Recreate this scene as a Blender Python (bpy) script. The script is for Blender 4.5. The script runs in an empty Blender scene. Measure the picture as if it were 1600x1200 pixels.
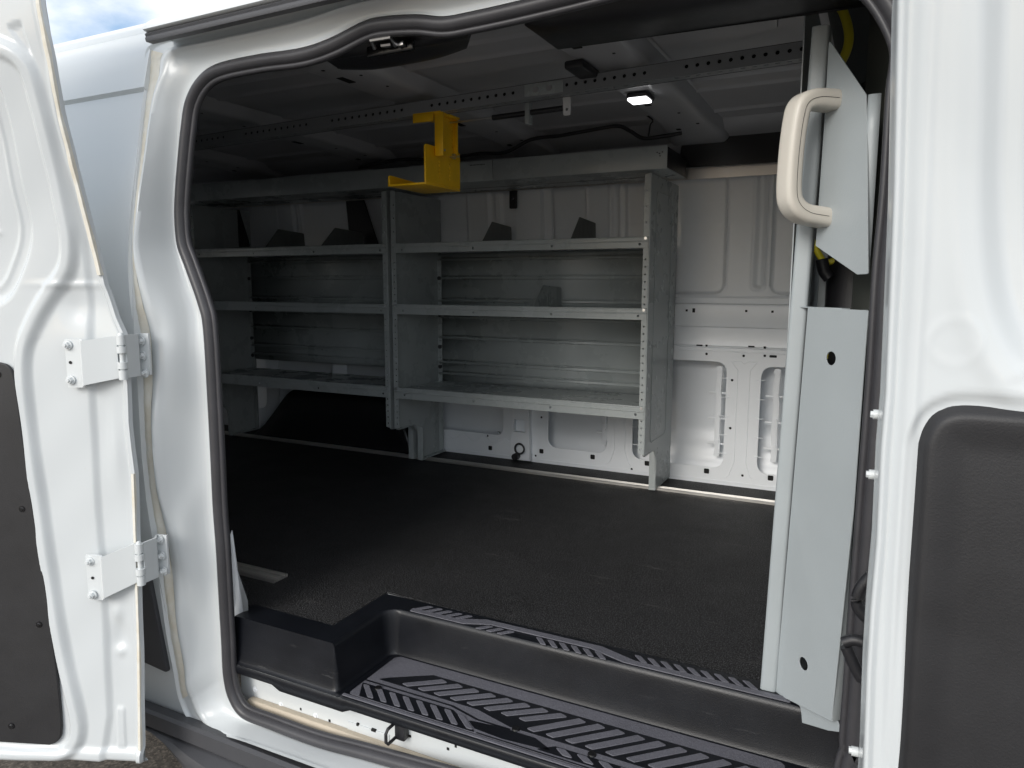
import bpy, bmesh, math, random
import numpy as np
from mathutils import Vector, Matrix
random.seed(7); np.random.seed(7)
PI = math.pi; R = math.radians
scene = bpy.context.scene
COL = scene.collection

# ------------------------------------------------------------------ camera frame (also used to turn photo points into places)
YAW, PITCH, ROLL, FPX, H = 0.46613279, 0.13517434, 0.00197046, 1142.58, 0.77
CAM = np.array([0.0, 0.0, H])
_f = np.array([-math.sin(YAW)*math.cos(PITCH), math.cos(YAW)*math.cos(PITCH), -math.sin(PITCH)])
_r = np.array([math.cos(YAW), math.sin(YAW), 0.0]); _u = np.cross(_r, _f)
_c, _s = math.cos(ROLL), math.sin(ROLL)
CR, CU = _c*_r + _s*_u, -_s*_r + _c*_u
MM = np.array([CR, CU, _f])
def ray(x, y): return np.array([(x-800)/FPX, -(y-600)/FPX, 1.0]) @ MM
def AZ(x, y, z): d = ray(x, y); return CAM + d*(z-H)/d[2]
def AY(x, y, v): d = ray(x, y); return CAM + d*v/d[1]
def AX(x, y, v): d = ray(x, y); return CAM + d*v/d[0]
def AP(x, y, p0, n):
    d = ray(x, y); n = np.array(n, float)
    return CAM + d*(((np.array(p0)-CAM) @ n)/(d @ n))

# ------------------------------------------------------------------ materials
def mat(name, col, rough=0.5, metal=0.0, bump=0.0, bscale=200.0, var=0.0, vscale=6.0, coat=0.0, rvar=0.0, col2=None, spec=0.5, detail=4.0):
    m = bpy.data.materials.new(name); m.use_nodes = True
    nt = m.node_tree; N = nt.nodes; Lk = nt.links
    b = N['Principled BSDF']
    b.inputs['Base Color'].default_value = (*col, 1); b.inputs['Roughness'].default_value = rough
    b.inputs['Metallic'].default_value = metal
    b.inputs['Specular IOR Level'].default_value = spec
    if coat: b.inputs['Coat Weight'].default_value = coat; b.inputs['Coat Roughness'].default_value = 0.12
    tc = N.new('ShaderNodeTexCoord')
    if var or rvar or col2:
        n = N.new('ShaderNodeTexNoise'); n.inputs['Scale'].default_value = vscale; n.inputs['Detail'].default_value = 8; n.inputs['Roughness'].default_value = .62
        Lk.new(tc.outputs['Object'], n.inputs['Vector'])
        rp = N.new('ShaderNodeValToRGB'); rp.color_ramp.elements[0].position = .32; rp.color_ramp.elements[1].position = .68
        c2 = col2 if col2 else tuple(min(1, c*(1+var)) for c in col)
        c1 = col if col2 else tuple(c*(1-var) for c in col)
        rp.color_ramp.elements[0].color = (*c1, 1); rp.color_ramp.elements[1].color = (*c2, 1)
        Lk.new(n.outputs['Fac'], rp.inputs['Fac']); Lk.new(rp.outputs['Color'], b.inputs['Base Color'])
        if rvar:
            mr = N.new('ShaderNodeMapRange'); mr.inputs['From Min'].default_value = .3; mr.inputs['From Max'].default_value = .7
            mr.inputs['To Min'].default_value = max(.03, rough-rvar); mr.inputs['To Max'].default_value = min(1, rough+rvar)
            Lk.new(n.outputs['Fac'], mr.inputs['Value']); Lk.new(mr.outputs['Result'], b.inputs['Roughness'])
    if bump:
        n2 = N.new('ShaderNodeTexNoise'); n2.inputs['Scale'].default_value = bscale; n2.inputs['Detail'].default_value = detail
        Lk.new(tc.outputs['Object'], n2.inputs['Vector'])
        bp = N.new('ShaderNodeBump'); bp.inputs['Strength'].default_value = bump; bp.inputs['Distance'].default_value = .002
        Lk.new(n2.outputs['Fac'], bp.inputs['Height']); Lk.new(bp.outputs['Normal'], b.inputs['Normal'])
    return m
def speckle(m, col, thr=.66, scale=900, amount=.8):
    """fine pale flecks mixed over the base colour (grit, dust caught in rubber grain)"""
    nt = m.node_tree; N = nt.nodes; Lk = nt.links; b = N['Principled BSDF']
    tc = [n for n in N if n.type == 'TEX_COORD'][0]
    n = N.new('ShaderNodeTexNoise'); n.inputs['Scale'].default_value = scale; n.inputs['Detail'].default_value = 2
    Lk.new(tc.outputs['Object'], n.inputs['Vector'])
    rp = N.new('ShaderNodeValToRGB'); rp.color_ramp.elements[0].position = thr-.08; rp.color_ramp.elements[1].position = thr+.06
    rp.color_ramp.elements[0].color = (0, 0, 0, 1); rp.color_ramp.elements[1].color = (amount,)*3+(1,)
    Lk.new(n.outputs['Fac'], rp.inputs['Fac'])
    mx = N.new('ShaderNodeMixRGB'); mx.inputs['Color2'].default_value = (*col, 1)
    src = b.inputs['Base Color']
    if src.is_linked: Lk.new(src.links[0].from_socket, mx.inputs['Color1'])
    else: mx.inputs['Color1'].default_value = src.default_value
    Lk.new(rp.outputs['Color'], mx.inputs['Fac']); Lk.new(mx.outputs['Color'], b.inputs['Base Color'])
    return m

def scuff(m, col, sc=(6, 90, 90), thr=.63, amount=.35, rot=.5):
    nt = m.node_tree; N = nt.nodes; Lk = nt.links; b = N['Principled BSDF']
    tc = [n for n in N if n.type == 'TEX_COORD'][0]
    mp = N.new('ShaderNodeMapping'); mp.inputs['Scale'].default_value = sc; mp.inputs['Rotation'].default_value = (.3, .2, rot)
    n = N.new('ShaderNodeTexNoise'); n.inputs['Scale'].default_value = 1.0; n.inputs['Detail'].default_value = 6; n.inputs['Roughness'].default_value = .7
    n2 = N.new('ShaderNodeTexNoise'); n2.inputs['Scale'].default_value = 7; n2.inputs['Detail'].default_value = 3
    Lk.new(tc.outputs['Object'], mp.inputs['Vector']); Lk.new(mp.outputs['Vector'], n.inputs['Vector']); Lk.new(tc.outputs['Object'], n2.inputs['Vector'])
    r1 = N.new('ShaderNodeMapRange'); r1.inputs['From Min'].default_value = thr; r1.inputs['From Max'].default_value = thr+.12
    r2 = N.new('ShaderNodeMapRange'); r2.inputs['From Min'].default_value = .48; r2.inputs['From Max'].default_value = .66; r2.inputs['To Max'].default_value = amount
    mu = N.new('ShaderNodeMath'); mu.operation = 'MULTIPLY'
    Lk.new(n.outputs['Fac'], r1.inputs['Value']); Lk.new(n2.outputs['Fac'], r2.inputs['Value']); Lk.new(r1.outputs[0], mu.inputs[0]); Lk.new(r2.outputs[0], mu.inputs[1])
    mx = N.new('ShaderNodeMixRGB'); mx.inputs['Color2'].default_value = (*col, 1); src = b.inputs['Base Color']
    if src.is_linked: Lk.new(src.links[0].from_socket, mx.inputs['Color1'])
    else: mx.inputs['Color1'].default_value = src.default_value
    Lk.new(mu.outputs[0], mx.inputs['Fac']); Lk.new(mx.outputs['Color'], b.inputs['Base Color'])
    return m
WHITE_DIM = mat('white_paint_dimmed', (.645, .675, .685), .30, bump=.02, bscale=14, coat=.4)  # van's white paint, colour darkened to hold down the bright outdoor light
WHITE_DOOR_DIM = mat('white_paint_door_dimmed', (.585, .615, .63), .24, bump=.02, bscale=14, coat=.35)  # same white paint, darkened further so the doors don't overexpose
WHITE_LIFTED = mat('white_paint_lifted', (.80, .83, .86), .34, bump=.02, bscale=40, var=.03, vscale=5)  # same white paint, extra light put into the colour for the dim interior
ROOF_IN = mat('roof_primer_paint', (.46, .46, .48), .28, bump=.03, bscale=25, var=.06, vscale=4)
SEALER = mat('seam_sealer', (.66, .61, .50), .5, bump=.6, bscale=70, col2=(.74, .73, .67), vscale=22)
GREY = mat('grey_powder_coat', (.36, .39, .39), .28, bump=.12, bscale=420, var=.06, vscale=6, rvar=.06)
GREYL = mat('light_grey_powder_coat', (.38, .41, .41), .28, bump=.12, bscale=420, var=.04, vscale=8, rvar=.05)
DGREY = mat('dark_grey_divider', (.16, .17, .165), .5, bump=.1, bscale=300)
TRK_M = mat('track_grey_paint', (.24, .25, .26), .34, bump=.1, bscale=300, var=.06)
PART = mat('partition_grey_paint', (.37, .405, .42), .38, bump=.12, bscale=300, var=.035, vscale=5, rvar=.06)
HANDLE = mat('beige_plastic', (.64, .605, .54), .42, bump=.08, bscale=500, var=.02)
YEL = mat('yellow_powder_coat', (.92, .54, .008), .38, bump=.1, bscale=350, var=.06, vscale=20)
YELH = mat("yellow_hose", (.80, .70, .04), .4, bump=.1, bscale=80)
BLACK = mat('black_plastic', (.018, .018, .021), .42, bump=.25, bscale=700, var=.15, vscale=9, rvar=.08)
BLACKS = mat('black_gloss_plastic', (.010, .010, .011), .25, bump=.03, bscale=20)
LINER = mat('step_liner_plastic', (.007, .008, .011), .33, bump=.2, bscale=600, var=.2, vscale=8, rvar=.06, spec=.38)
PAD = speckle(mat('grip_pad_grey', (.105, .105, .125), .52, bump=.5, bscale=900, var=.1, vscale=12), (.42, .42, .46), .62, 1400, .5)
MAT_ = speckle(mat('rubber_mat', (.006, .006, .0065), .62, bump=.9, bscale=300, var=.35, vscale=5, rvar=.08, spec=.3), (.15, .15, .155), .585, 370, .65)
RUB = mat('rubber_seal', (.048, .047, .052), .42, bump=.08, bscale=120, var=.12, vscale=15)
TRIM = mat('charcoal_trim_board', (.016, .016, .018), .52, bump=.14, bscale=420, var=.12, vscale=7, rvar=.08)
CLAD = mat('grey_cladding', (.055, .056, .062), .5, bump=.3, bscale=500, var=.08)
ALU = mat('aluminium', (.66, .64, .61), .36, metal=.85, bump=.05, bscale=120, var=.05, vscale=12)
STEEL = mat('zinc_steel', (.6, .6, .6), .3, metal=1.0)
DARK = mat('hole_dark', (.006, .006, .006), .8)
WOODL = mat('sill_cream_trim', (.52, .45, .35), .55, bump=.2, bscale=80, var=.1, vscale=10)
GROUND = speckle(mat('gravelly_asphalt', (.10, .088, .076), .85, bump=1.0, bscale=120, var=.5, vscale=45), (.28, .24, .20), .60, 110, .6)
OLIVE = mat('pillar_trim', (.055, .058, .050), .6, bump=.1, bscale=300)
scuff(LINER, (.30, .30, .30), (9, 120, 60), .62, .30, .6)
scuff(PAD, (.10, .10, .11), (20, 60, 30), .55, .5, 1.2)
scuff(MAT_, (.14, .135, .13), (5, 60, 30), .58, .5, .2)
scuff(TRIM, (.12, .12, .12), (5, 90, 40), .64, .35, .9)
scuff(WHITE_DOOR_DIM, (.50, .49, .46), (14, 60, 14), .68, .5, .4)
scuff(WHITE_DIM, (.50, .49, .46), (14, 60, 14), .68, .5, .9)
LAMP = bpy.data.materials.new('lamp_lens'); LAMP.use_nodes = True
_b = LAMP.node_tree.nodes['Principled BSDF']; _b.inputs['Base Color'].default_value = (.9, .9, .9, 1)
_b.inputs['Emission Color'].default_value = (1, 1, 1, 1); _b.inputs['Emission Strength'].default_value = 2.2
TAGW = mat('white_plastic', (.8, .8, .8), .4)

# ------------------------------------------------------------------ mesh tools
def link(o, parent=None):
    COL.objects.link(o)
    if parent is not None:
        o.parent = parent
        o.matrix_parent_inverse = Matrix.Translation(parent.location).inverted()
    return o
def finish(me, smooth=35):
    me.update()
    if smooth <= 0:
        for p in me.polygons: p.use_smooth = False
        return
    for p in me.polygons: p.use_smooth = True
    try: me.set_sharp_from_angle(angle=R(smooth))
    except Exception: pass
class MB:
    def __init__(s): s.v = []; s.f = []
    def add(s, vs, fs):
        o = len(s.v); s.v += [tuple(map(float, v)) for v in vs]; s.f += [tuple(i+o for i in f) for f in fs]
        return s
    def mesh_from(s, me, fn=None):
        vs = [tuple(v.co) for v in me.vertices]
        if fn: vs = [fn(*v) for v in vs]
        return s.add(vs, [tuple(p.vertices) for p in me.polygons])
    def bm(s, bm):
        bm.verts.ensure_lookup_table(); bm.verts.index_update()
        return s.add([v.co[:] for v in bm.verts], [[v.index for v in f.verts] for f in bm.faces])
    def box(s, x0, x1, y0, y1, z0, z1, bev=0.0, seg=2):
        return s.obox((( x0+x1)/2, (y0+y1)/2, (z0+z1)/2), (1, 0, 0), (0, 1, 0), (0, 0, 1), abs(x1-x0), abs(y1-y0), abs(z1-z0), bev, seg)
    def obox(s, c, ax, ay, az, lx, ly, lz, bev=0.0, seg=2):
        b = bmesh.new(); bmesh.ops.create_cube(b, size=1.0)
        for v in b.verts: v.co = Vector((v.co.x*lx, v.co.y*ly, v.co.z*lz))
        if bev: bmesh.ops.bevel(b, geom=b.edges[:], offset=bev, segments=seg, profile=.5, affect='EDGES')
        ax, ay, az, c = (np.array(q, float) for q in (ax, ay, az, c))
        for v in b.verts: v.co = Vector(c+ax*v.co.x+ay*v.co.y+az*v.co.z)
        s.bm(b); b.free(); return s
    def sweep(s, path, prof, closed=False, up=(0, 0, 1), cap=True, scales=None):
        """prof: 2D points (a: sideways, b: along 'up'); path: 3D points"""
        P = [np.array(p, float) for p in path]; n = len(P); k = len(prof); vs = []
        for i in range(n):
            if closed: t = P[(i+1) % n]-P[i-1]
            else: t = P[min(i+1, n-1)]-P[max(i-1, 0)]
            t = t/(np.linalg.norm(t)+1e-12); u_ = np.array(up(i) if callable(up) else up, float)
            a = np.cross(t, u_); a /= (np.linalg.norm(a)+1e-12); b = np.cross(a, t)
            sc = scales[i] if scales else 1
            for (p, q) in prof: vs.append(P[i]+a*p*sc+b*q*sc)
        fs = []
        for i in range(n if closed else n-1):
            j = (i+1) % n
            for m in range(k): fs.append((i*k+m, i*k+(m+1) % k, j*k+(m+1) % k, j*k+m))
        if cap and not closed: fs += [tuple(range(k))[::-1], tuple((n-1)*k+m for m in range(k))]
        return s.add(vs, fs)
    def tube(s, path, r, seg=10, closed=False, up=(0.013, 0.021, 1), **kw):
        return s.sweep(path, [(r*math.cos(2*PI*i/seg), r*math.sin(2*PI*i/seg)) for i in range(seg)], closed, up, **kw)
    def cyl(s, p, d, r, L, seg=14, r2=None):
        d = np.array(d, float); d /= np.linalg.norm(d); p = np.array(p, float)
        up = (0, 0, 1) if abs(d[2]) < .9 else (1, 0, 0)
        r2 = r if r2 is None else r2
        pr = [(math.cos(2*PI*i/seg), math.sin(2*PI*i/seg)) for i in range(seg)]
        return s.sweep([p, p+d*L], pr, up=up, scales=[r, r2])
    def grid(s, rows):
        m = len(rows[0]); vs = [q for r in rows for q in r]; fs = []
        for i in range(len(rows)-1):
            for j in range(m-1): fs.append((i*m+j, i*m+j+1, (i+1)*m+j+1, (i+1)*m+j))
        return s.add(vs, fs)
    def sphere(s, c, r, sc=(1, 1, 1), seg=12):
        b = bmesh.new(); bmesh.ops.create_uvsphere(b, u_segments=seg, v_segments=seg//2+2, radius=r)
        for v in b.verts: v.co = Vector((v.co.x*sc[0]+c[0], v.co.y*sc[1]+c[1], v.co.z*sc[2]+c[2]))
        s.bm(b); b.free(); return s
    def build(s, name, m, parent=None, smooth=35, solid=None):
        me = bpy.data.meshes.new(name); me.from_pydata(s.v, [], s.f); me.validate()
        b = bmesh.new(); b.from_mesh(me); bmesh.ops.recalc_face_normals(b, faces=b.faces[:]); b.to_mesh(me); b.free()
        me.materials.append(m); finish(me, smooth)
        o = bpy.data.objects.new(name, me); link(o, parent)
        if solid:
            md = o.modifiers.new('solid', 'SOLIDIFY'); md.thickness = solid[0]; md.offset = solid[1]
        return o
def build_split(mb, name, m, parent=None, smooth=35):
    n = len(mb.v); par = list(range(n))
    def fd(i):
        while par[i] != i: par[i] = par[par[i]]; i = par[i]
        return i
    for f in mb.f:
        for k in f[1:]: par[fd(k)] = fd(f[0])
    groups = {}
    for f in mb.f: groups.setdefault(fd(f[0]), []).append(f)
    for fs in groups.values():
        ids = sorted({i for f in fs for i in f}); mp_ = {i: k for k, i in enumerate(ids)}
        q = MB(); q.add([mb.v[i] for i in ids], [[mp_[i] for i in f] for f in fs]); q.build(name, m, parent, smooth)
def plate_mesh(outline, holes=(), t=.002, bev=0.0):
    cu = bpy.data.curves.new('tmp', 'CURVE'); cu.dimensions = '2D'; cu.fill_mode = 'BOTH'
    cu.extrude = max(t/2-bev, 0.00005); cu.bevel_depth = bev; cu.bevel_resolution = 2 if bev else 0
    if bev: cu.offset = -bev
    for pts in [outline]+list(holes):
        sp = cu.splines.new('POLY'); sp.points.add(len(pts)-1)
        for i, p in enumerate(pts): sp.points[i].co = (p[0], p[1], 0, 1)
        sp.use_cyclic_u = True
    o = bpy.data.objects.new('tmp', cu); COL.objects.link(o)
    bpy.context.view_layer.update()
    me = bpy.data.meshes.new_from_object(o.evaluated_get(bpy.context.evaluated_depsgraph_get()))
    bpy.data.objects.remove(o); return me
def plate(mb, outline, holes=(), t=.002, bev=0.0, o=(0, 0, 0), a=(1, 0, 0), b=(0, 0, 1), n=None):
    """2D outline (u,v) -> o + u*a + v*b, thickness t along a x b, centred"""
    me = plate_mesh(outline, holes, t, bev); o, a, b = (np.array(q, float) for q in (o, a, b))
    nn = np.cross(a, b); nn /= np.linalg.norm(nn)
    if n is not None: nn = np.array(n, float)
    mb.mesh_from(me, lambda x, y, z: tuple(o+a*x+b*y+nn*z)); bpy.data.meshes.remove(me); return mb
def circ(x, y, r, n=10): return [(x+r*math.cos(2*PI*i/n), y+r*math.sin(2*PI*i/n)) for i in range(n)]
def rpoly(pts, r, seg=5):
    """polygon with rounded corners; r number or list"""
    out = []; n = len(pts)
    for i in range(n):
        p0, p, p1 = (np.array(pts[(i+k) % n], float) for k in (-1, 0, 1)); ri = r[i] if isinstance(r, (list, tuple)) else r
        if ri <= 0: out.append(tuple(p)); continue
        d0 = p0-p; d1 = p1-p; l0 = np.linalg.norm(d0); l1 = np.linalg.norm(d1); d0 /= l0; d1 /= l1
        ang = math.acos(max(-1, min(1, d0 @ d1))); k = min(ri/math.tan(ang/2+1e-9), l0*.48, l1*.48)
        A = p+d0*k; B = p+d1*k
        for j in range(seg+1):
            s_ = j/seg; out.append(tuple((1-s_)**2*A+2*s_*(1-s_)*p+s_*s_*B))
    return out
def rrect(x0, x1, z0, z1, r, seg=5): return rpoly([(x0, z0), (x1, z0), (x1, z1), (x0, z1)], r, seg)
def cr(pts, sub=6, closed=False):
    """Catmull-Rom through points of any dimension"""
    P = [np.array(p, float) for p in pts]; n = len(P); out = []
    for i in range(n if closed else n-1):
        g = (lambda k: P[k % n]) if closed else (lambda k: P[min(max(k, 0), n-1)])
        p0, p1, p2, p3 = g(i-1), g(i), g(i+1), g(i+2)
        for j in range(sub):
            t = j/sub; out.append(.5*((2*p1)+(-p0+p2)*t+(2*p0-5*p1+4*p2-p3)*t*t+(-p0+3*p1-3*p2+p3)*t**3))
    if not closed: out.append(P[-1])
    return out
def sstep(a, b, x): t = np.clip((x-a)/(b-a), 0, 1); return t*t*(3-2*t)
def pdist(U, V, pts, closed=True):
    """distance (and inside mask) to a polyline, on arrays"""
    P = np.array(pts, float); n = len(P); d = np.full(U.shape, 1e9); ins = np.zeros(U.shape, bool)
    for i in range(n if closed else n-1):
        a = P[i]; b = P[(i+1) % n]; e = b-a; L2 = e @ e+1e-12
        t = np.clip(((U-a[0])*e[0]+(V-a[1])*e[1])/L2, 0, 1)
        d = np.minimum(d, np.hypot(U-a[0]-t*e[0], V-a[1]-t*e[1]))
        if closed:
            c = ((a[1] > V) != (b[1] > V)); xx = a[0]+(V-a[1])*(b[0]-a[0])/((b[1]-a[1]) if abs(b[1]-a[1]) > 1e-12 else 1e-12)
            ins ^= c & (U < xx)
    return d, ins
def sdf(U, V, pts): d, i = pdist(U, V, pts); return np.where(i, -d, d)
def hgrid(mb, U, V, Hh, fn):
    rows = [[fn(U[i, j], V[i, j], Hh[i, j]) for j in range(U.shape[1])] for i in range(U.shape[0])]
    return mb.grid(rows)
def empty(name, loc, label, cat, group=None):
    o = bpy.data.objects.new(name, None); o.location = loc; o.empty_display_size = .1; COL.objects.link(o)
    o['label'] = label; o['category'] = cat
    if group: o['group'] = group
    bpy.context.view_layer.update(); return o
def tag(o, label, cat, group=None):
    o['label'] = label; o['category'] = cat
    if group: o['group'] = group
    return o
def copy_tree(o, dx, parent=None):
    c = o.copy(); COL.objects.link(c)
    if parent is None: c.location = o.location+Vector(dx)
    else: c.parent = parent; c.matrix_parent_inverse = o.matrix_parent_inverse
    for ch in list(o.children): copy_tree(ch, dx, c)
    return c

# ------------------------------------------------------------------ body side profile (y of the outer skin against height)
_ZP = [-.40, -.25, 0.0, .19, .35, .77, .96, 1.16, 1.28]
_YP = [1.11, 1.092, 1.060, 1.036, 1.022, 1.026, 1.046, 1.088, 1.118]
def ys(z): return float(np.interp(z, _ZP, _YP))
def ysv(z):
    return (ys(z-.05)+ys(z-.025)+ys(z)+ys(z+.025)+ys(z+.05))/5

VAN = empty('cargo_van', (-1.3, 1.9, -.62), 'white cargo van seen through its open side doors', 'van')
exec_parts = []

# ---- aperture rings -------------------------------------------------------------
YSEAL = 1.12
seal_px = [(349, 1054), (346, 1000), (343, 950), (338, 860), (333, 793), (329, 710), (325, 633), (318, 517), (310, 477), (290, 420), (277, 383), (273, 340), (274, 300), (278, 250), (283, 200), (290, 157), (308, 122), (337, 100),
           (400, 85), (467, 75), (513, 60), (567, 33), (600, 25), (650, 22), (693, 25), (733, 18), (800, 3), (900, -22), (1050, -62), (1200, -100)]
flan_px = [(280, 1095), (270, 1045), (258, 980), (241, 855), (228, 780), (220, 710), (216, 640), (213, 540), (204, 480), (200, 420), (201, 380), (203, 340), (207, 300), (213, 250), (218, 200), (223, 155), (228, 120), (232, 72),
           (300, 54), (400, 30), (460, 16), (525, 0), (580, -13), (640, -27), (690, -39), (740, -51), (810, -68), (910, -92), (1050, -126), (1200, -163)]
SR = [AY(x, y, YSEAL) for x, y in seal_px]
FR = []
for i, (x, y) in enumerate(flan_px):
    if i <= 17:
        p = AX(x, y, -1.415)
    else: p = AY(x, y, 1.108)
    FR.append(p)
SR += [np.array(p) for p in [(-.085, YSEAL, 1.192), (-.028, YSEAL, 1.168)]]+[AY(*q, YSEAL)+np.array([.035, 0, 0]) for q in ((1383, 60), (1379, 150), (1370, 300), (1358, 430), (1348, 600), (1333, 800), (1308, 1140), (1302, 1190))]+[np.array(p) for p in [(-.06, YSEAL, -.212)]]
FR += [np.array(p) for p in ((-.04, 1.108, 1.255), (.03, 1.10, 1.225), (.065, 1.07, 1.10), (.07, 1.05, .98), (.07, 1.03, .85), (.07, 1.02, .75), (.07, 1.02, .6), (.07, 1.04, .3), (.045, 1.07, -.15), (.02, 1.08, -.24), (-.10, 1.05, -.265))]
sb = [(595, 1195), (500, 1169), (424, 1141), (379, 1122), (358, 1092)]
fb = [(560, 1222), (450, 1184), (375, 1157), (325, 1143), (298, 1130)]
SR += [AY(850, 1272, YSEAL)]+[AY(x, y, YSEAL) for x, y in sb]
FR += [AY(830, 1300, 1.05)]+[AY(x, y, (1.05, 1.052, 1.06, 1.072, 1.08)[i]) for i, (x, y) in enumerate(fb)]
SUB = 8
SRs = cr(SR, SUB, True); FRs = cr(FR, SUB, True); NR = len(SRs)
# pressed-metal profile between skin edge (t=0) and seal land (t=1)
def jamb_depth(i, t):
    k = i/SUB
    y0 = FRs[i][1]; y1 = YSEAL
    # channel just behind the skin edge, ridge, then falling to the seal land
    d = y0 + (y1-y0)*(0.06*sstep(0.0, .03, t)+.10*sstep(.27, .34, t)+.84*sstep(.36, .9, t))
    d += .005*sstep(.02, .05, t)*(1-sstep(.26, .30, t))
    d -= .006*math.exp(-((t-.38)/.06)**2)
    if k < 18:
        z = SRs[i][2]*.5+FRs[i][2]*.5
        for zc, zw in ((.62, .11), (.17, .12)):           # flattened pads where the hinges bolt on
            w = math.exp(-((z-zc)/zw)**4); d = d*(1-w*.65*sstep(.1, .2, t)*(1-sstep(.55, .8, t)))+(y0+.022)*w*.65*sstep(.1, .2, t)*(1-sstep(.55, .8, t))
        # pressed hollows above and between the hinges
        for zc, tc, zw, tw, a in ((1.03, .72, .10, .18, .010), (.84, .35, .06, .16, -.006), (.40, .62, .10, .14, .012), (.40, .36, .12, .06, -.008), (.70, .70, .05, .2, .010), (-.02, .5, .08, .16, .012), (-.14, .55, .03, .3, -.008), (.30, .75, .05, .12, -.006)):
            d += a*math.exp(-((z-zc)/zw)**2-((t-tc)/tw)**2)
    return d
mb = MB(); TT = [0, .01, .03, .06, .09, .12, .16, .2, .25, .3, .35, .4, .45, .5, .55, .6, .66, .72, .78, .84, .9, .95, 1.0]
rows = []
for t in TT:
    row = []
    for i in range(NR):
        p = FRs[i]*(1-t)+SRs[i]*t; row.append((p[0], jamb_depth(i, t), p[2]))
    row.append(row[0]); rows.append(row)
# edge return behind the seal land into the van
rows.append([(SRs[i % NR][0], YSEAL+.03, SRs[i % NR][2]) for i in range(NR+1)])
mb.grid(rows); mb.build('door_frame', WHITE_DIM, VAN, smooth=60)

# cream seam sealer running down the hinge-side channel
mb = MB()
idx = [i for i in range(0, 17*SUB) if True]
rows = []
for t in (.045, .065, .10, .14, .18, .225, .245, .258):
    rows.append([(*(lambda p: (p[0], jamb_depth(i, t)-.0010-.0020*math.sin(PI*(t-.04)/.22)-.0012*math.exp(-((t-.15)/.02)**2)+.0006*math.sin(i*1.7)*math.cos(i*.45), p[2]))(FRs[i]*(1-t)+SRs[i]*t),) for i in idx])
mb.grid(rows); mb.build('seam_sealer', SEALER, VAN, smooth=60)

# rubber door seal round the opening
cen = np.mean(SRs, axis=0)
prof = []
for a in range(12): prof.append((.0105*math.cos(2*PI*a/12), .0105*math.sin(2*PI*a/12)))
def inward(i, k):
    a = SRs[(i+1) % NR]-SRs[i-1]; a = a/np.linalg.norm(a); n = np.array([a[2], 0, -a[0]])
    return n
def ring_off(off, dy):
    pts = []
    for i in range(NR):
        n = inward(i, 0)
        if n @ (cen-SRs[i]) < 0 and abs(n @ (cen-SRs[i])) > .05: n = -n
        p = SRs[i]+n*off; pts.append((p[0], YSEAL+dy, p[2]))
    return pts
n0 = inward(4*SUB, 0); sgn = 1 if n0[0] > 0 else -1
def ring_off(off, dy):
    return [(SRs[i][0]+sgn*inward(i, 0)[0]*off, YSEAL+dy, SRs[i][2]+sgn*inward(i, 0)[2]*off) for i in range(NR)]
mb = MB()
secs = [(.000, .008), (.001, .001), (.004, -.005), (.009, -.0075), (.015, -.0075), (.020, -.004), (.0225, .001), (.0235, .004), (.025, .003), (.028, .0025), (.0305, .004), (.032, .007), (.0325, .012), (.020, .024), (.002, .024)]
rows = [ring_off(a, b) for a, b in secs]; rows = [r+[r[0]] for r in rows]; rows.append(rows[0])
mb.grid(rows); mb.build('door_seal', RUB, VAN, smooth=70)

# ---- outer skin -------------------------------------------------------------------
ZS = [-.27, -.2, -.1, 0, .1, .2, .3, .4, .5, .6, .7, .8, .9, 1.0, 1.08, 1.14, 1.165, 1.172, 1.18, 1.22, 1.26, 1.285, 1.30, 1.31]
def skin_y(z):
    y = ysv(z)
    if z > 1.17: y += .010*min(1, (z-1.17)/.008)*-1+.002
    if z > 1.24: y += .03*((z-1.24)/.07)**2
    return y
mb = MB()
left_edge = []
order = sorted(range(0, 18*SUB), key=lambda i: FRs[i][2])
fz = [FRs[i][2] for i in order]; fx = [FRs[i][0] for i in order]
for xx in np.linspace(0, 1, 30):
    pass
rows = []
for z in ZS:
    xe = -1.415
    row = []
    for k in range(40):
        s_ = k/39; x = xe+(-3.55-xe)*s_
        row.append((x, skin_y(z)+.02*max(0, (s_-.6))**2, z))
    rows.append(row)
mb.grid(rows)
# skin edge lip turning in to the door frame
mb.grid([[(-1.415, skin_y(z), z) for z in ZS], [(-1.411, skin_y(z)-.0005, z) for z in ZS], [(-1.408, skin_y(z)+.012, z) for z in ZS]])
mb.build('quarter_panel', WHITE_DIM, VAN, smooth=30)
mb = MB(); rows = []
for z in ZS: rows.append([(.05+k*.08, skin_y(z), z) for k in range(16)])
mb.grid(rows); mb.build('front_side_panel', WHITE_DIM, VAN, smooth=30)
# roof outer skin
mb = MB(); rows = []
for (y, z) in ((skin_y(1.31)-.0005, 1.309), (1.140, 1.322), (1.17, 1.345), (1.25, 1.37), (1.5, 1.40), (2.0, 1.415), (2.5, 1.40), (2.8, 1.37), (2.93, 1.33), (2.98, 1.25), (3.02, .9), (3.04, .5), (3.0, -.3)):
    rows.append([(x, y, z) for x in np.linspace(-3.55, 1.2, 20)])
mb.grid(rows); mb.build('roof', WHITE_DIM, VAN, smooth=60)
mb = MB(); plate(mb, [(1.1, -.3), (3.0, -.3), (3.0, 1.36), (1.1, 1.36)], [rrect(1.35, 1.65, .85, 1.15, .05)], .04, 0, (-3.56, 0, 0), (0, 1, 0)); mb.build('rear_doors', WHITE_LIFTED, VAN)
mb = MB(); plate(mb, [(1.1, -.3), (3.0, -.3), (3.0, 1.36), (1.1, 1.36)], [rrect(1.5, 2.7, .60, 1.00, .08)], .04, 0, (1.22, 0, 0), (0, 1, 0)); mb.build('windscreen_frame', OLIVE, VAN)
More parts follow.
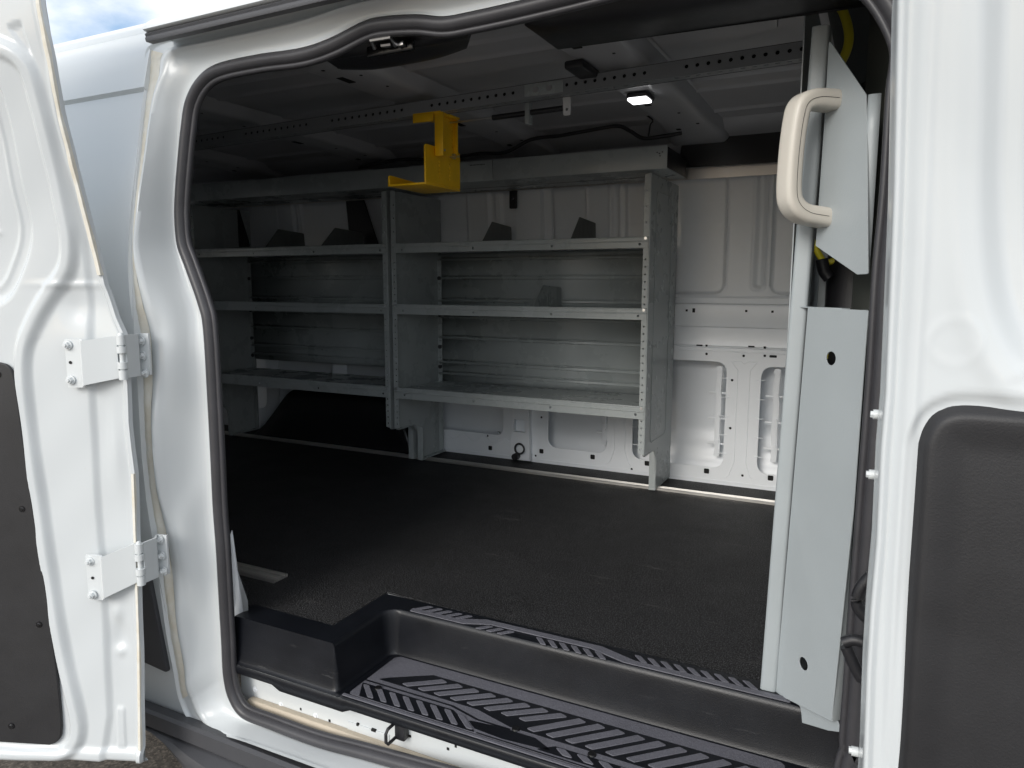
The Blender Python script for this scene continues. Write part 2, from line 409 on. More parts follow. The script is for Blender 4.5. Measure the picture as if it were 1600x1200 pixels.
# dark side moulding behind the door gap
mb = MB()
mo = [AX(x, y, -1.44) for x, y in ((222, 905), (234, 918), (256, 1063), (222, 1052))]
zz0, zz1 = -.12, .16
mo_out = rpoly([(-1.435, -.13), (-1.435, .11), (-1.50, .135), (-2.6, .135), (-2.6, -.10), (-1.75, -.10)], .01)
me = plate_mesh(mo_out, (), .012, .003)
mb.mesh_from(me, lambda x, y, z: (x, skin_y(y)-.004+z, y)); mb.build('side_moulding', CLAD, VAN)
# gutter moulding over the opening: white flange with dark strip under it
a0 = AY(236, 60, 1.06); a1 = AY(527, -8, 1.06); dirr = (a1-a0)/(a1[0]-a0[0])
def gp(x, dy=0, dz=0): p = a0+dirr*(x-a0[0]); return (p[0], 1.06+dy, p[2]+dz)
xs_ = np.linspace(a0[0], 1.1, 30)
mb = MB(); mb.sweep([gp(x) for x in xs_], [(-.004, -.010), (.012, -.010), (.014, -.004), (.012, .0), (.014, .004), (.010, .0085), (-.004, .0085)], up=(0, 0, 1))
mb.build('gutter_strip', CLAD, VAN, smooth=50)
mb = MB(); rows = []
for (dy, dz) in ((.02, .009), (-.014, .0095), (-.018, .012), (-.017, .018), (-.008, .028), (.006, .038), (.03, .05), (.07, .058)):
    rows.append([gp(x, dy, dz) for x in xs_])
mb.grid(rows)
mb.add([gp(xs_[0], dy, dz) for (dy, dz) in ((.02, .009), (-.014, .0095), (-.018, .012), (-.017, .018), (-.008, .028), (.006, .038), (.03, .05), (.07, .058), (.07, .009))], [tuple(range(9))])
mb.build('gutter_flange', WHITE_DIM, VAN, smooth=60)
# header between gutter and frame
# rocker cladding
r0 = AY(229, 1112, 1.07); 
mb = MB(); rows = []
zt = float(np.mean([AY(x, y, 1.06)[2] for x, y in ((285, 1131), (400, 1165), (470, 1190))]))
for (y, z) in ((1.085, zt-.010), (1.056, zt-.003), (1.048, zt-.008), (1.046, zt-.040), (1.052, zt-.044), (1.052, zt-.048), (1.040, zt-.052), (1.020, zt-.060), (1.012, zt-.085), (1.02, zt-.13), (1.06, zt-.15), (1.12, zt-.15)):
    kk = (z < zt-.046); rows.append([(x, y+(.03*(1-sstep(-1.50, -1.25, x)) if kk else 0), (zt-.046)+(z-zt+.046)*sstep(-1.52, -1.22, x) if kk else z) for x in np.linspace(-3.5, 1.2, 96)])
mb.grid(rows); mb.build('rocker_cladding', CLAD, VAN, smooth=40)

# ---- sill below the step: white inner sill, cream trim, striker -----------------------
mb = MB()
rows = [[(x, y, z) for x in np.linspace(-1.31, .0, 30)] for (y, z) in ((1.168, -.240), (1.1685, -.19), (1.169, -.150), (1.170, -.107))]
mb.grid(rows); mb.build('sill_panel', WHITE_DIM, VAN, smooth=40)
mb = MB()
rows = [[(x, y, z) for x in np.linspace(-1.27, .0, 30)] for (y, z) in ((1.146, -.215), (1.148, -.198), (1.152, -.194), (1.160, -.194), (1.168, -.196))]
mb.grid(rows); mb.build('sill_trim', WOODL, VAN, smooth=40)
def aysill(x, y): return AY(x, y, 1.155)
for (x, y) in ((400, 1076), (441, 1100), (495, 1117)):
    p = AY(x, y, 1.172); MB().cyl((p[0], 1.171, p[2]), (0, -1, 0), .007, .003, 16).cyl((p[0], 1.169, p[2]), (0, -1, 0), .004, .003, 6).build('plug', WHITE_LIFTED, VAN)
mb = MB()
for x0, x1 in ((540, 605), (700, 745)):
    a = AY(x0, 1133, 1.16); b = AY(x1, 1150, 1.16)
    mb.box(a[0], b[0], 1.1655, 1.1695, a[2]-.016, a[2]+.006, .001)
build_split(mb, 'sill_bracket', WHITE_DIM, VAN)
mb = MB()
for (px, py, w_) in ((560, 1131, .006), (585, 1140, .012), (700, 1170, .006), (712, 1166, .005), (640, 1150, .008), (470, 1108, .005), (515, 1126, .006)):
    p = AY(px, py, 1.1685); mb.box(p[0]-w_/2, p[0]+w_/2, 1.1640 if 540 < px < 605 else 1.1675, 1.1692, p[2]-.003, p[2]+.003, .0006, 1)
build_split(mb, 'sill_hole', DARK, VAN)
st = AY(616, 1152, 1.13)
mb = MB().tube([(st[0]-.012, 1.165, st[2]-.016), (st[0]-.012, 1.125, st[2]-.016), (st[0]-.012, 1.118, st[2]-.008), (st[0]-.012, 1.118, st[2]+.010), (st[0]-.012, 1.125, st[2]+.017), (st[0]-.012, 1.165, st[2]+.017)], .0035, 8, up=(1, .01, 0))
mb.box(st[0]-.014, st[0]+.010, 1.150, 1.168, st[2]-.02, st[2]+.02, .002)
mb.build('door_striker', BLACK, VAN)
# inner side of the rear pillar next to the step
mb = MB(); pts = [AX(x, y, -1.305) for x, y in ((368, 845), (364, 960), (377, 970), (374, 900))]
mb.add([(-1.30, 1.150, -.12), (-1.30, 1.150, .20), (-1.300, 1.156, .21), (-1.298, 1.164, .11), (-1.294, 1.185, .03), (-1.30, 1.19, -.12)], [(0, 1, 2, 3, 4, 5)])
mb.build('pillar_inner', WHITE_LIFTED, VAN, solid=(.004, 0))
mb = MB().box(-3.5, -1.56, 1.20, 1.21, -.02, 1.30); mb.build('near_side_lining', WHITE_LIFTED, VAN)

# ---- floor structure and the rubber mat ------------------------------------------------
mb = MB()
plate(mb, [(-3.54, 1.2), (-1.32, 1.2), (-1.05, 1.21), (-.99, 1.385), (.0, 1.385), (1.2, 1.385), (1.2, 2.98), (-3.54, 2.98)], (), .01, 0, (0, 0, -.009), (1, 0, 0), (0, 1, 0))
mb.build('floor_pan', WHITE_LIFTED, VAN)
e0 = AZ(400, 950, 0); e1 = AZ(514, 981, 0); e2 = AZ(605, 926, 0); e3 = AZ(1190, 1080, 0)
mo = [(-3.5, 1.215), (-1.37, 1.215), (-1.37, e0[1]), (e0[0], e0[1]), (e1[0], e1[1]), (e2[0], e2[1]), (e3[0], e3[1]), (-.14, e3[1]), (-.14, 2.83), (-3.5, 2.83)]
mo = [(p[0], p[1]) for p in mo]
mb = MB(); plate(mb, mo, (), .005, .001, (0, 0, .0), (1, 0, 0), (0, 1, 0))
tag(mb.build('floor_mat', MAT_), 'black speckled rubber mat covering the cargo floor', 'floor mat')

# ---- far side wall ----------------------------------------------------------------------
YW = 2.83
def wx(px, py, y=YW): p = AY(px, py, y); return (p[0], p[2])
# lower pressed panel with its cut-outs
def hole(px, py, w, h, r=.002): c = wx(px, py); return rrect(c[0]-w/2, c[0]+w/2, c[1]-h/2, c[1]+h/2, r, 2)
xa0, xa1 = wx(988, 700)[0], wx(1133, 640)[0]
za0, za1 = wx(1085, 727)[1], wx(1100, 564)[1]
xb0 = wx(1187, 640)[0]
xc0, xc1 = wx(857, 660)[0], wx(949, 660)[0]
zc0 = wx(900, 703)[1]
xd0, xd1 = wx(686, 660)[0], wx(786, 640)[0]
zd0 = wx(740, 675)[1]
PWID = xa1-xa0; gap = xb0-xa1
ZB, ZT = -.03, wx(1150, 545)[1]
holes = [rrect(xa0, xa1, za0, za1, .045, 8), rrect(xb0, xb0+PWID*.9, za0-.004, za1-.01, .045, 8), rrect(xc0, xc1, zc0, za1, .045, 8), rrect(xd0, xd1, zd0, za1, .03, 8)]
for k in (1, 2, 3): holes.append(rrect(xd0-.08-k*.45, xd0-.08-k*.45+.36, .12, za1, .045, 8))
for (px, py) in ((846, 705), (926, 714), (1011, 724), (1104, 736), (1204, 747), (766, 700)): holes.append(hole(px, py, .020, .020, .004))
for (px, py) in ((1144, 594), (1141, 669), (1104, 553), (1162, 556), (1195, 556), (1160, 743), (762, 681), (779, 677), (846, 652), (987, 733), (837, 712)): holes.append(hole(px, py, .009, .009, .003))
holes += [hole(1208, 557, .026, .009, .003)]
mb = MB(); plate(mb, [(-3.5, ZB), (-.02, ZB), (-.02, ZT), (-3.5, ZT)], holes, .004, .0012, (0, YW, 0))
# pressed beads (raised) on the panel
def bead(mb, pts, y, r=.0022, closed=False, rnd=.01):
    P = rpoly(pts, rnd, 4) if closed else pts
    mb.tube([(p[0], y, p[1]) for p in P], r, 6, closed, up=(0, 1, 0.01))
for (xm) in ((xa1+xb0)/2, (xc1+xa0)/2):
    w = (xb0-xa1)/2
    L = [(xm-w*.75, za1+.005), (xm-w*.35, za1-.03), (xm-w*.35, za0+.03), (xm-w*.6, za0-.02), (xm-w*.8, za0-.035)]
    bead(mb, [(p[0], p[1]) for p in L], YW-.002, .002)
    bead(mb, [(2*xm-p[0], p[1]) for p in L], YW-.002, .002)
    bead(mb, [(xm-w*.75, za1+.005), (xm-w*.2, za1+.006), (xm, za1-.006), (xm+w*.2, za1+.006), (xm+w*.75, za1+.005)], YW-.002, .002)
    for k in range(5):
        zz = za0+.06+k*(za1-za0-.10)/4.3
        mb.box(xm-w*1.35, xm-w*.78, YW-.004, YW-.001, zz-.0015, zz+.0015, .0007); mb.box(xm+w*.78, xm+w*1.25, YW-.004, YW-.001, zz-.0015, zz+.0015, .0007)
bead(mb, [(-3.4, za0-.050), (-.05, za0-.050)], YW-.002, .0022)
bead(mb, [(-3.4, ZT-.012), (-.05, ZT-.012)], YW-.002, .0025)
z_ = wx(740, 690)[1]
bead(mb, [(x, zd0-.028+.014*math.sin((x-xd0)*60)) for x in np.linspace(xd0, xd1+.03, 30)], YW-.002, .002)
mb.build('lower_wall_panel', WHITE_LIFTED, VAN, smooth=40)
mb = MB()
for h_ in holes[7:]:
    xs__ = [q[0] for q in h_]; zs__ = [q[1] for q in h_]; mb.box(min(xs__)-.002, max(xs__)+.002, YW+.0035, YW+.006, min(zs__)-.002, max(zs__)+.002)
build_split(mb, 'hole_shade_backing', DARK, VAN)  # near-black plates that paint shade into the small holes
# outer skin seen through the cut-outs, with stiffener channels
U, V = np.meshgrid(np.linspace(-3.5, -.02, 140), np.linspace(-.05, .56, 50))
Hh = .008*sstep(-.02, .04, V-.13)+.006*sstep(-.01, .02, V-.07)
hgrid(mb := MB(), U, V, Hh, lambda u, v, h: (u, YW+.035+.05*min(1, max(0, v/.2))+h, v)); mb.build('outer_wall_skin', WHITE_LIFTED, VAN, smooth=50)
for (px0, xx) in ((1125, None), (1216, None), (None, xc1-.01)):
    xx = wx(px0, 640)[0] if px0 else xx
    mb = MB(); pts = [(xx-.012+.0018*math.sin(k*1.1), YW+.030, z) for k, z in enumerate(np.linspace(za0+.04, za1-.02, 14))]
    mb.sweep(pts, rrect(-.011, .011, -.005, .005, .002, 2), up=(0, 1, 0))
    mb.cyl((xx-.012, YW+.03, za1-.03), (0, -1, 0), .012, .01, 14)
    for k in range(3): mb.cyl((xx-.010, YW+.026, za0+.10+k*.10), (0, -1, 0), .006, .006, 10); mb.box(xx-.05, xx+.03, YW+.03, YW+.036, za0+.085+k*.10, za0+.093+k*.10, .002)
    mb.build('wall_stiffener', WHITE_LIFTED, VAN)
# belt between the lower and upper panels (profile swept along the van)
zs0, zs1, zs2, zs3 = ZT, wx(1150, 512)[1], wx(1150, 476)[1], wx(1150, 468)[1]
prof = [(YW+.004, zs0-.002), (YW-.006, zs0+.002), (YW-.007, zs0+.006), (YW+.000, zs0+.010), (YW+.012, zs1-.006), (YW+.010, zs1-.001), (YW-.002, zs1+.002), (YW-.004, zs1+.006), (YW-.004, zs2-.006), (YW-.002, zs2), (YW+.010, zs2+.004), (YW+.014, zs3+.004), (YW+.008, zs3+.012)]
mb = MB(); mb.grid([[(x, y, z) for x in np.linspace(-3.5, -.02, 12)] for (y, z) in prof])
mb.build('belt_rail', WHITE_LIFTED, VAN, smooth=35)
mb = MB()
for (px, py, w, h) in ((1073, 485, .008, .008), (1084, 485, .010, .016), (1166, 486, .008, .008), (1207, 487, .008, .008)):
    p = AY(px, py, YW-.005); mb.box(p[0]-w/2, p[0]+w/2, YW-.0062, YW-.0045, p[2]-h/2, p[2]+h/2)
for (px, py, w, h) in ((1093, 539.5, .022, .005), (1104, 540, .007, .007), (1174, 541.5, .022, .005), (1195, 543, .008, .008)):
    p = AY(px, py, YW-.006); mb.box(p[0]-w/2, p[0]+w/2, YW-.0095, YW-.004, p[2]-h/2, p[2]+h/2)
build_split(mb, 'belt_hole', DARK, VAN)
# upper pressed panel as one sheet: rounded fields and long slots
z0u, z1u = zs3+.012, 1.30
U, V = np.meshgrid(np.linspace(-3.5, -.02, 620), np.linspace(z0u, z1u, 120))
Hh = np.zeros(U.shape)
sx = wx(1187, 380)[0]; zf = wx(1150, 458)[1]
PITCHX = .555
for k in range(-1, 6):
    x = sx-k*PITCHX
    s0 = sdf(U, V, rrect(x+.045, x+.045+PITCHX-.17, zf, 1.5, .035, 6))
    Hh += .011*sstep(.005, -.005, s0)-.003*np.exp(-((s0-.006)/.003)**2)
    s1 = sdf(U, V, rrect(x-.022, x+.022, zf-.0+.012, 1.5, .020, 6))
    Hh -= .004*np.exp(-((s1)/.004)**2)
    s2 = sdf(U, V, rrect(x-.011, x+.011, zf+.024, 1.5, .010, 6))
    Hh += .007*sstep(.003, -.003, s2)
Hh += .0015*np.sin(U*3+V*4)
mb = MB(); hgrid(mb, U, V, Hh, lambda u, v, h: (u, YW+.010+h-.10*max(0, v-1.0)*1.0-.25*max(0, v-1.15), v)); mb.build('upper_wall_panel', WHITE_LIFTED, VAN, smooth=60)
# broad vertical post in the wall above the shelves
mb = MB(); cx = AY(832, 330, 2.80)[0]
rows = [[(cx+dx, YW+dy-.10*max(0, z-1.0)-.25*max(0, z-1.15), z) for z in np.linspace(z0u, 1.3, 12)] for dx, dy in ((-.09, .012), (-.085, -.004), (-.045, -.006), (-.04, -.022), (.035, -.022), (.045, -.004), (.075, -.002), (.08, .012))]
mb.grid(rows); mb.build('wall_post', WHITE_LIFTED, VAN, smooth=30)
# black foam-backed panel high on the wall beside the partition
mb = MB()
pts = [AY(x, y, 2.72) for x, y in ((1058, 262), (1072, 172), (1262, 148), (1262, 250))]
q = [(p[0], p[2]) for p in pts]
plate(mb, rpoly(q, .006, 3), (), .008, .002, (0, 2.735, 0), n=(0, 1, 0)); mb.build('black_wall_panel', BLACKS, VAN)
mb = MB(); pts = [AY(x, y, 2.74) for x, y in ((303, 322), (372, 328), (390, 386), (303, 388))]
plate(mb, rpoly([(p[0], p[2]) for p in pts], .01, 3), (), .01, .002, (0, 2.745, 0)); mb.build('black_window_panel', BLACKS, VAN)
# dark pillar on the wall behind the left shelves
mb = MB(); pts = [AY(x, y, 2.79) for x, y in ((540, 302), (565, 302), (592, 385), (548, 385))]
plate(mb, [(p[0], p[2]) for p in pts], (), .01, .002, (0, 2.79, 0)); mb.build('wall_strap', BLACK, VAN)
# ladder of small brackets on the wall post
p = AY(803, 303, 2.79); mb = MB(); plate(mb, rrect(p[0]-.016, p[0]+.016, p[2]-.06, p[2]+.045, .004, 2), [circ(p[0], p[2]-.02, .005), circ(p[0], p[2]+.02, .004)], .012, .002, (0, 2.785, 0))
mb.build('hook_bracket', BLACK, VAN)

# wheel-well cover under the left shelves
mb = MB(); rows = []
xw = [(-2.86, 0), (-2.80, .04), (-2.70, .15), (-2.62, .24), (-2.55, .27), (-2.4, .285), (-2.2, .285), (-2.05, .28), (-1.98, .26), (-1.92, .18), (-1.87, .05), (-1.86, 0)]
for (x, z) in cr([np.array(q) for q in xw], 4):
    rows.append([(x, 2.825, z), (x, 2.80, z), (x, 2.74, z*.985), (x, 2.712, z*.94), (x, 2.700, z*.86), (x, 2.692, z*.5), (x, 2.685, .0)])
mb.grid(rows); mb.build('wheel_well_cover', BLACKS, VAN, smooth=60)

# tie-down ring on the wall base
p = AY(810, 690, 2.80)
mb = MB(); c0 = AY(797, 652, 2.80); c1 = AY(824, 720, 2.80)
plate(mb, [(c0[0]+.012, .24), (c0[0], c1[2]), (c1[0]+.012, c1[2]), (c1[0]+.005, .24)], [rpoly([(c0[0]+.016, .105+.03), (c1[0]-.012, .135), (c1[0]-.010, .19), (c0[0]+.02, .19)], .004, 2)], .028, .002, (0, 2.812, 0))
mb.build('anchor_bracket', WHITE_LIFTED, VAN)
r = AY(810, 702, 2.775); rc = AY(806, 714, 2.775)
mb = MB().tube([(r[0]+.022*math.cos(a), 2.785, r[2]+.022*math.sin(a)) for a in np.linspace(0, 2*PI, 20, endpoint=False)], .0042, 8, True, up=(0, 1, 0))
mb.cyl((rc[0]-.004, 2.80, rc[2]), (0, -1, 0), .015, .03, 14)
mb.build('tie_down_ring', BLACK, VAN)

# ---- roof inside --------------------------------------------------------------------------
ZR = 1.345
U, V = np.meshgrid(np.linspace(-3.5, -.14, 60), np.linspace(1.14, 2.76, 220))
Hh = np.zeros(U.shape)
for yy in (1.45, 1.72, 2.0, 2.28, 2.52): Hh -= .007*np.exp(-((V-yy)/.012)**2)
for yy in (1.58, 2.14): Hh += .006*sstep(.04, .035, abs(V-yy))
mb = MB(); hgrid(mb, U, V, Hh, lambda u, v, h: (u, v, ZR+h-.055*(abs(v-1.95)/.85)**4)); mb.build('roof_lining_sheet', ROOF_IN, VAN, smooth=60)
mb = MB(); mb.grid([[(x, y, 1.335-.04*(abs(y-1.95)/.85)**4) for x in (-.14, .3, 1.2)] for y in np.linspace(1.14, 2.8, 12)]); mb.build('cab_headliner', OLIVE, VAN)
mb = MB().box(.02, .55, 1.50, 2.0, -.1, .32, .06, 4).box(-.10, .06, 1.50, 1.98, .10, .98, .05, 4).box(-.08, .03, 1.62, 1.86, 1.0, 1.17, .04, 4); mb.build('dark_seat_block', BLACK, VAN, smooth=60)  # unseen dark seat block, added so the partition holes look black
def bow(xc, w, holes):
    mb = MB(); rows = []
    for y in np.linspace(1.16, 2.74, 26):
        c = -.055*(abs(y-1.95)/.9)**4; fl = 1+.25*sstep(2.45, 2.7, y)
        zt, zb = ZR+c-.002, ZR-.042+c
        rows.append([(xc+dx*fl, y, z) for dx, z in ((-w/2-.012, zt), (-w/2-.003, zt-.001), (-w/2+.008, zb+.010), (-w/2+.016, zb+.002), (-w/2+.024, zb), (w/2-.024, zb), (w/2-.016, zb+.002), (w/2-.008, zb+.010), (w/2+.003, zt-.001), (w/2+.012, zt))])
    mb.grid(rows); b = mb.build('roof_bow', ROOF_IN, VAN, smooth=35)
    h = MB()
    for (dx, y, a, c_) in holes: h.box(xc+dx-a/2, xc+dx+a/2, y-c_/2, y+c_/2, ZR-.0435-.055*(abs(y-1.95)/.9)**4, ZR-.041-.055*(abs(y-1.95)/.9)**4, .0006, 1)
    build_split(h, 'slot', DARK, b)
HB = [(-.035, 1.42, .020, .05), (-.030, 1.60, .022, .055), (.03, 1.50, .007, .007), (.035, 1.58, .007, .007), (-.02, 1.50, .008, .008), (.03, 1.70, .007, .007), (0, 1.9, .008, .008), (-.04, 2.2, .02, .05), (.02, 2.35, .008, .008), (.045, 2.5, .01, .01), (-.03, 2.55, .015, .02)]
bow(-1.265, .165, HB); 
b2l = AZ(797, 40, 1.30)[0]; b2r = AZ(965, 70, 1.30)[0]
bow((-.715+-.53)/2, .175, HB); bow(-1.98, .165, HB); bow(-2.7, .165, HB); pass
# roof side cornice on the far side
mb = MB(); rows = []
for (y, z) in ((2.80, 1.215), (2.755, 1.235), (2.745, 1.25), (2.742, 1.285), (2.72, 1.295), (2.66, 1.30), (2.60, 1.325), (2.58, 1.345)):
    rows.append([(x, y, z) for x in np.linspace(-3.5, .9, 30)])
mb.grid(rows); cor = mb.build('roof_cornice', ROOF_IN, VAN, smooth=35)
mb = MB()
for px in (840, 862, 873, 884, 920, 963, 1020): 
    p = AY(px, 215, 2.742); mb.box(p[0]-(.03 if px == 840 else .005), p[0]+(.03 if px == 840 else .005), 2.7395, 2.745, 1.262, 1.262+(.02 if px == 840 else .009), .0008, 1)
build_split(mb, 'cornice_hole', DARK, VAN)
# near-side header above the opening
mb = MB(); rows = []
for (y, z) in ((1.15, 1.20), (1.155, 1.235), (1.165, 1.262), (1.185, 1.285), (1.22, 1.305)): rows.append([(x, y, z+.02) for x in np.linspace(-3.5, .9, 30)])
mb.grid(rows); mb.build('header_rail', ROOF_IN, VAN, smooth=50)
# black latch cover on the header with the metal latch
mb = MB()
def lc(px, py, y): return AY(px, py, y)
rowA = [lc(x, y, 1.165) for x, y in ((505, 92), (560, 60), (620, 45), (680, 46), (728, 45))]
rowB = [lc(x, y, 1.185) for x, y in ((512, 95), (565, 84), (620, 76), (680, 68), (733, 58))]
rowB2 = [lc(x, y, 1.205) for x, y in ((513, 97), (568, 88), (622, 80), (682, 72), (734, 62))]
rowC = [lc(x, y, 1.26) for x, y in ((540, 109), (580, 109), (630, 102), (685, 91), (729, 76))]
rowD = [p+np.array([0, .03, .05]) for p in rowC]
rowA0 = [p+np.array([0, -.005, .05]) for p in rowA]
sm = [cr(rw, 5) for rw in (rowA0, rowA, rowB, rowB2, rowC, rowD)]
sm = list(map(list, zip(*[cr(list(c), 4) for c in zip(*sm)])))
mb.grid(sm); mb.add(list(sm[0][i] if 0 else r[0] for r in sm), [tuple(range(len(sm)))]); mb.add(list(r[-1] for r in sm), [tuple(range(len(sm)))])
lcv = mb.build('latch_cover', BLACK, VAN, smooth=60)
mb = MB(); c = lc(598, 68, 1.165)
mb.obox(lc(610, 76, 1.168), (1, 0, 0), (0, 1, 0), (0, 0, 1), .105, .010, .020, .004)
lat = mb.build('latch_plate', BLACKS, lcv) 
mb = MB()
A = [lc(580, 63, 1.13), lc(610, 58, 1.13), lc(618, 71, 1.15), lc(585, 75, 1.15)]
mb.tube([A[3], A[0], A[1], A[2]], .0042, 8); mb.tube([lc(597, 71, 1.15), lc(612, 69, 1.15)], .005, 8)
mb.box(lc(626, 69, 1.155)[0]-.006, lc(626, 69, 1.155)[0]+.008, 1.150, 1.16, lc(626, 69, 1.155)[2]-.004, lc(626, 69, 1.155)[2]+.004, .001)
mb.build('latch_striker', STEEL, lcv)
# black textured overhead panel at the front end of the header
mb = MB()
h0, h1, h2, h3 = AY(820, 38, 1.20), AY(872, 76, 1.34), AY(1290, 18, 1.34), AY(1300, -60, 1.20)
zl, zr_ = h1[2], h2[2]
mb.add([h0, h1, h2, (.2, 1.34, zr_), (.2, 1.17, 1.22), (-.3, 1.17, 1.215), h0+np.array([.05, -.03, -.0])], [(0, 1, 2, 3, 4, 5, 6)])
mb.add([h1, h2, (.2, 1.34, zr_), (.2, 1.36, zr_+.06), tuple(h1+np.array([0, .02, .06]))], [(0, 1, 2, 3, 4)])
mb.build('overhead_panel', BLACK, VAN, solid=(.004, 0))
# wiring loom
loom = [(560, 262), (620, 250), (690, 248), (750, 240), (790, 238), (830, 218), (875, 212), (925, 203), (965, 197), (985, 205), (1005, 216), (1035, 213), (1065, 208)]
mb = MB().tube(cr([AY(x, y, 2.50) for x, y in loom], 5), .0065, 8); mb.tube(cr([AY(x, y, 2.50) for x, y in ((1013, 214), (1016, 195), (1020, 188), (1010, 180))], 4), .003, 6)
mb.build('wiring_loom', BLACK, VAN, smooth=60)
# dome lamp on the second bow
p = AZ(1001, 150, 1.296)
lamp = MB(); lamp.box(p[0]-.034, p[0]+.030, p[1]-.032, p[1]+.045, 1.286, 1.302, .008); lo = lamp.build('lamp_base', BLACK)
tag(lo, 'small lit dome lamp with white lens on the roof bow', 'lamp')
lo.name = 'dome_lamp'
m2 = MB(); m2.box(p[0]-.030, p[0]+.026, p[1]-.030, p[1]+.025, 1.279, 1.288, .004, 3); ll = m2.build('lens', LAMP); ll.parent = lo
m2 = MB(); m2.obox((p[0]-.05, p[1]-.32, 1.292), (1, 0, 0), (0, 1, 0), (0, 0, 1), .05, .12, .02, .006); m2.build('harness_clip', BLACK, VAN)

# ---- perforated roof track, with the strut on it ----------------------------------------------
YT = 1.80
ta, tb = AY(310, 230, YT), AY(1250, 91.7, YT)
sl = (tb[2]-ta[2])/(tb[0]-ta[0])
def tz(x): return ta[2]+(x-ta[0])*sl
TRK = empty('ladder_track', (-1.5, YT, 1.25), 'long grey perforated channel running under the roof bows', 'track')
x0, x1 = -3.3, -.18; holes = []
P_ = .0254
def strip(mb, hole, h, fn, every=14, used=11, n=int((x1-x0)/.0254)):
    """a long flange built pitch by pitch, some pitches punched"""
    u1 = plate_mesh([(0, 0), (P_, 0), (P_, h), (0, h)], [hole], .0025, 0); u0 = plate_mesh([(0, 0), (P_, 0), (P_, h), (0, h)], (), .0025, 0)
    for k in range(n):
        xo = x1-(k+1)*P_; mb.mesh_from(u1 if k % every < used else u0, lambda x, y, z: fn(xo+x, y, z))
mb = MB(); strip(mb, circ(P_/2, .020, .0048, 8), .036, lambda x, y, z: (x, YT+z, tz(x)+y))
mb.build('web', TRK_M, TRK)
mb = MB(); strip(mb, rrect(P_/2-.0055, P_/2+.0055, .007, .014, .002, 2), .0325, lambda x, y, z: (x, YT+.0015+y, tz(x)+.0016+z), 14, 12)
mb.build('lower_flange', TRK_M, TRK)
mb = MB(); plate(mb, [(x0, tz(x0)), (x1, tz(x1)), (x1, tz(x1)+.036), (x0, tz(x0)+.036)], (), .002, 0, (0, YT+.034, 0)); mb.mesh_from(plate_mesh([(x0, YT+.0015), (x1, YT+.0015), (x1, YT+.034), (x0, YT+.034)], (), .002), lambda x, y, z: (x, y, tz(x)+.037+z)); mb.build('dark_rear_web', DARK, TRK)  # back sheet blackened to paint a shaded cavity behind the punched holes
mb = MB()
for px in (838, 859): q = AY(px, 146, YT); mb.cyl((q[0], YT-.001, tz(q[0])+.018), (0, -1, 0), .008, .005, 12)
build_split(mb, 'bolt', STEEL, TRK)
mb = MB(); q = AY(850, 145, YT); mb.box(q[0]-.055, q[0]+.055, YT-.0035, YT-.0015, tz(q[0])+.004, tz(q[0])+.034, .0006); mb.build('splice_plate', GREY, TRK)
YS_ = 1.88
g0, g1, g2, g3 = AY(700, 192, YS_), AY(770, 184, YS_), AY(880, 169, YS_), AY(888, 166, YS_)
STR = empty('gas_strut', tuple(g1), 'thin black rod with a white end tab hanging beside the perforated roof channel', 'strut')
MB().tube([g0, g1], .003, 8).build('rod', STEEL, STR)
MB().tube([g1, g2], .0075, 10).build('cylinder', BLACK, STR)
e = AY(886, 167, YS_-.01)
mb = MB(); plate(mb, rpoly([(e[0]-.010, e[2]-.022), (e[0]+.010, e[2]-.022), (e[0]+.010, e[2]+.026), (e[0]-.012, e[2]+.026)], .005, 3), [circ(e[0], e[2]-.006, .004)], .004, .001, (0, e[1], 0)); mb.build('end_tab', TAGW, STR)
e = AY(824, 176, YS_-.01)
mb = MB().box(e[0]-.006, e[0]+.006, e[1]-.004, e[1]+.02, e[2]-.03, e[2]+.03, .001); mb.build('hanger', GREY, STR)

# ---- yellow ladder hook -------------------------------------------------------------------------
YH = 1.79
HK = empty('ladder_hook', tuple(AY(680, 180, YH)), 'yellow steel ladder hook hanging from the perforated roof channel', 'hook')
def hp(px, py, y=YH): return AY(px, py, y)
yN = YH-.03
cN = AY(664, 284, yN); xh = cN[0]; zlb = cN[2]
def yat(px, py): return float(AX(px, py, xh)[1])
yFar = yat(718, 297); zlt = AX(664, 224, xh)[2]; zq = AX(712, 238, xh)[2]
mb = MB(); hs = []
ym = [yat(685, 262), yat(701, 265)]
for y_ in ym:
    for k in range(5): hs.append(rrect(y_-.0025, y_+.0025, zlb+.018+k*.011, zlb+.023+k*.011, .0015, 2))
plate(mb, rpoly([(yN, zlb), (yFar, zlb), (yFar, zq), (yFar-.02, zq+.004), (yN+.045, zlt), (yN, zlt)], [0, .005, .01, .004, .004, .010], 4), hs, .006, .0015, (xh, 0, 0), (0, 1, 0), (0, 0, 1))
mb.build('back_plate', YEL, HK)
xl = float(AY(606, 292, yN)[0])
mb = MB(); mb.box(xl, xh+.003, yN, yFar, zlb-.006, zlb-.0002, .0015)
plate(mb, rpoly([(yN, zlb-.003), (yFar, zlb-.003), (yFar, zlb+.020), (yN, zlb+.026)], [0, 0, .008, .008], 4), (), .006, .0015, (xl+.003, 0, 0), (0, 1, 0), (0, 0, 1))
mb.build('arm', YEL, HK)
ya, yb_ = yat(676, 215), yat(705, 215); ztp = AX(690, 180, xh)[2]; zbm = AX(690, 247, xh)[2]; zbf = AX(706, 240, xh)[2]
mb = MB(); hs = []
for k in range(5): hs.append(rrect(.010, .013, .055+k*.011, .060+k*.011, .001, 2))
hs2 = [rrect(yy_-.0022, yy_+.0022, zbm+.034+k*.011, zbm+.039+k*.011, .0012, 2) for yy_ in (ya+.020, yb_-.012) for k in range(5)]
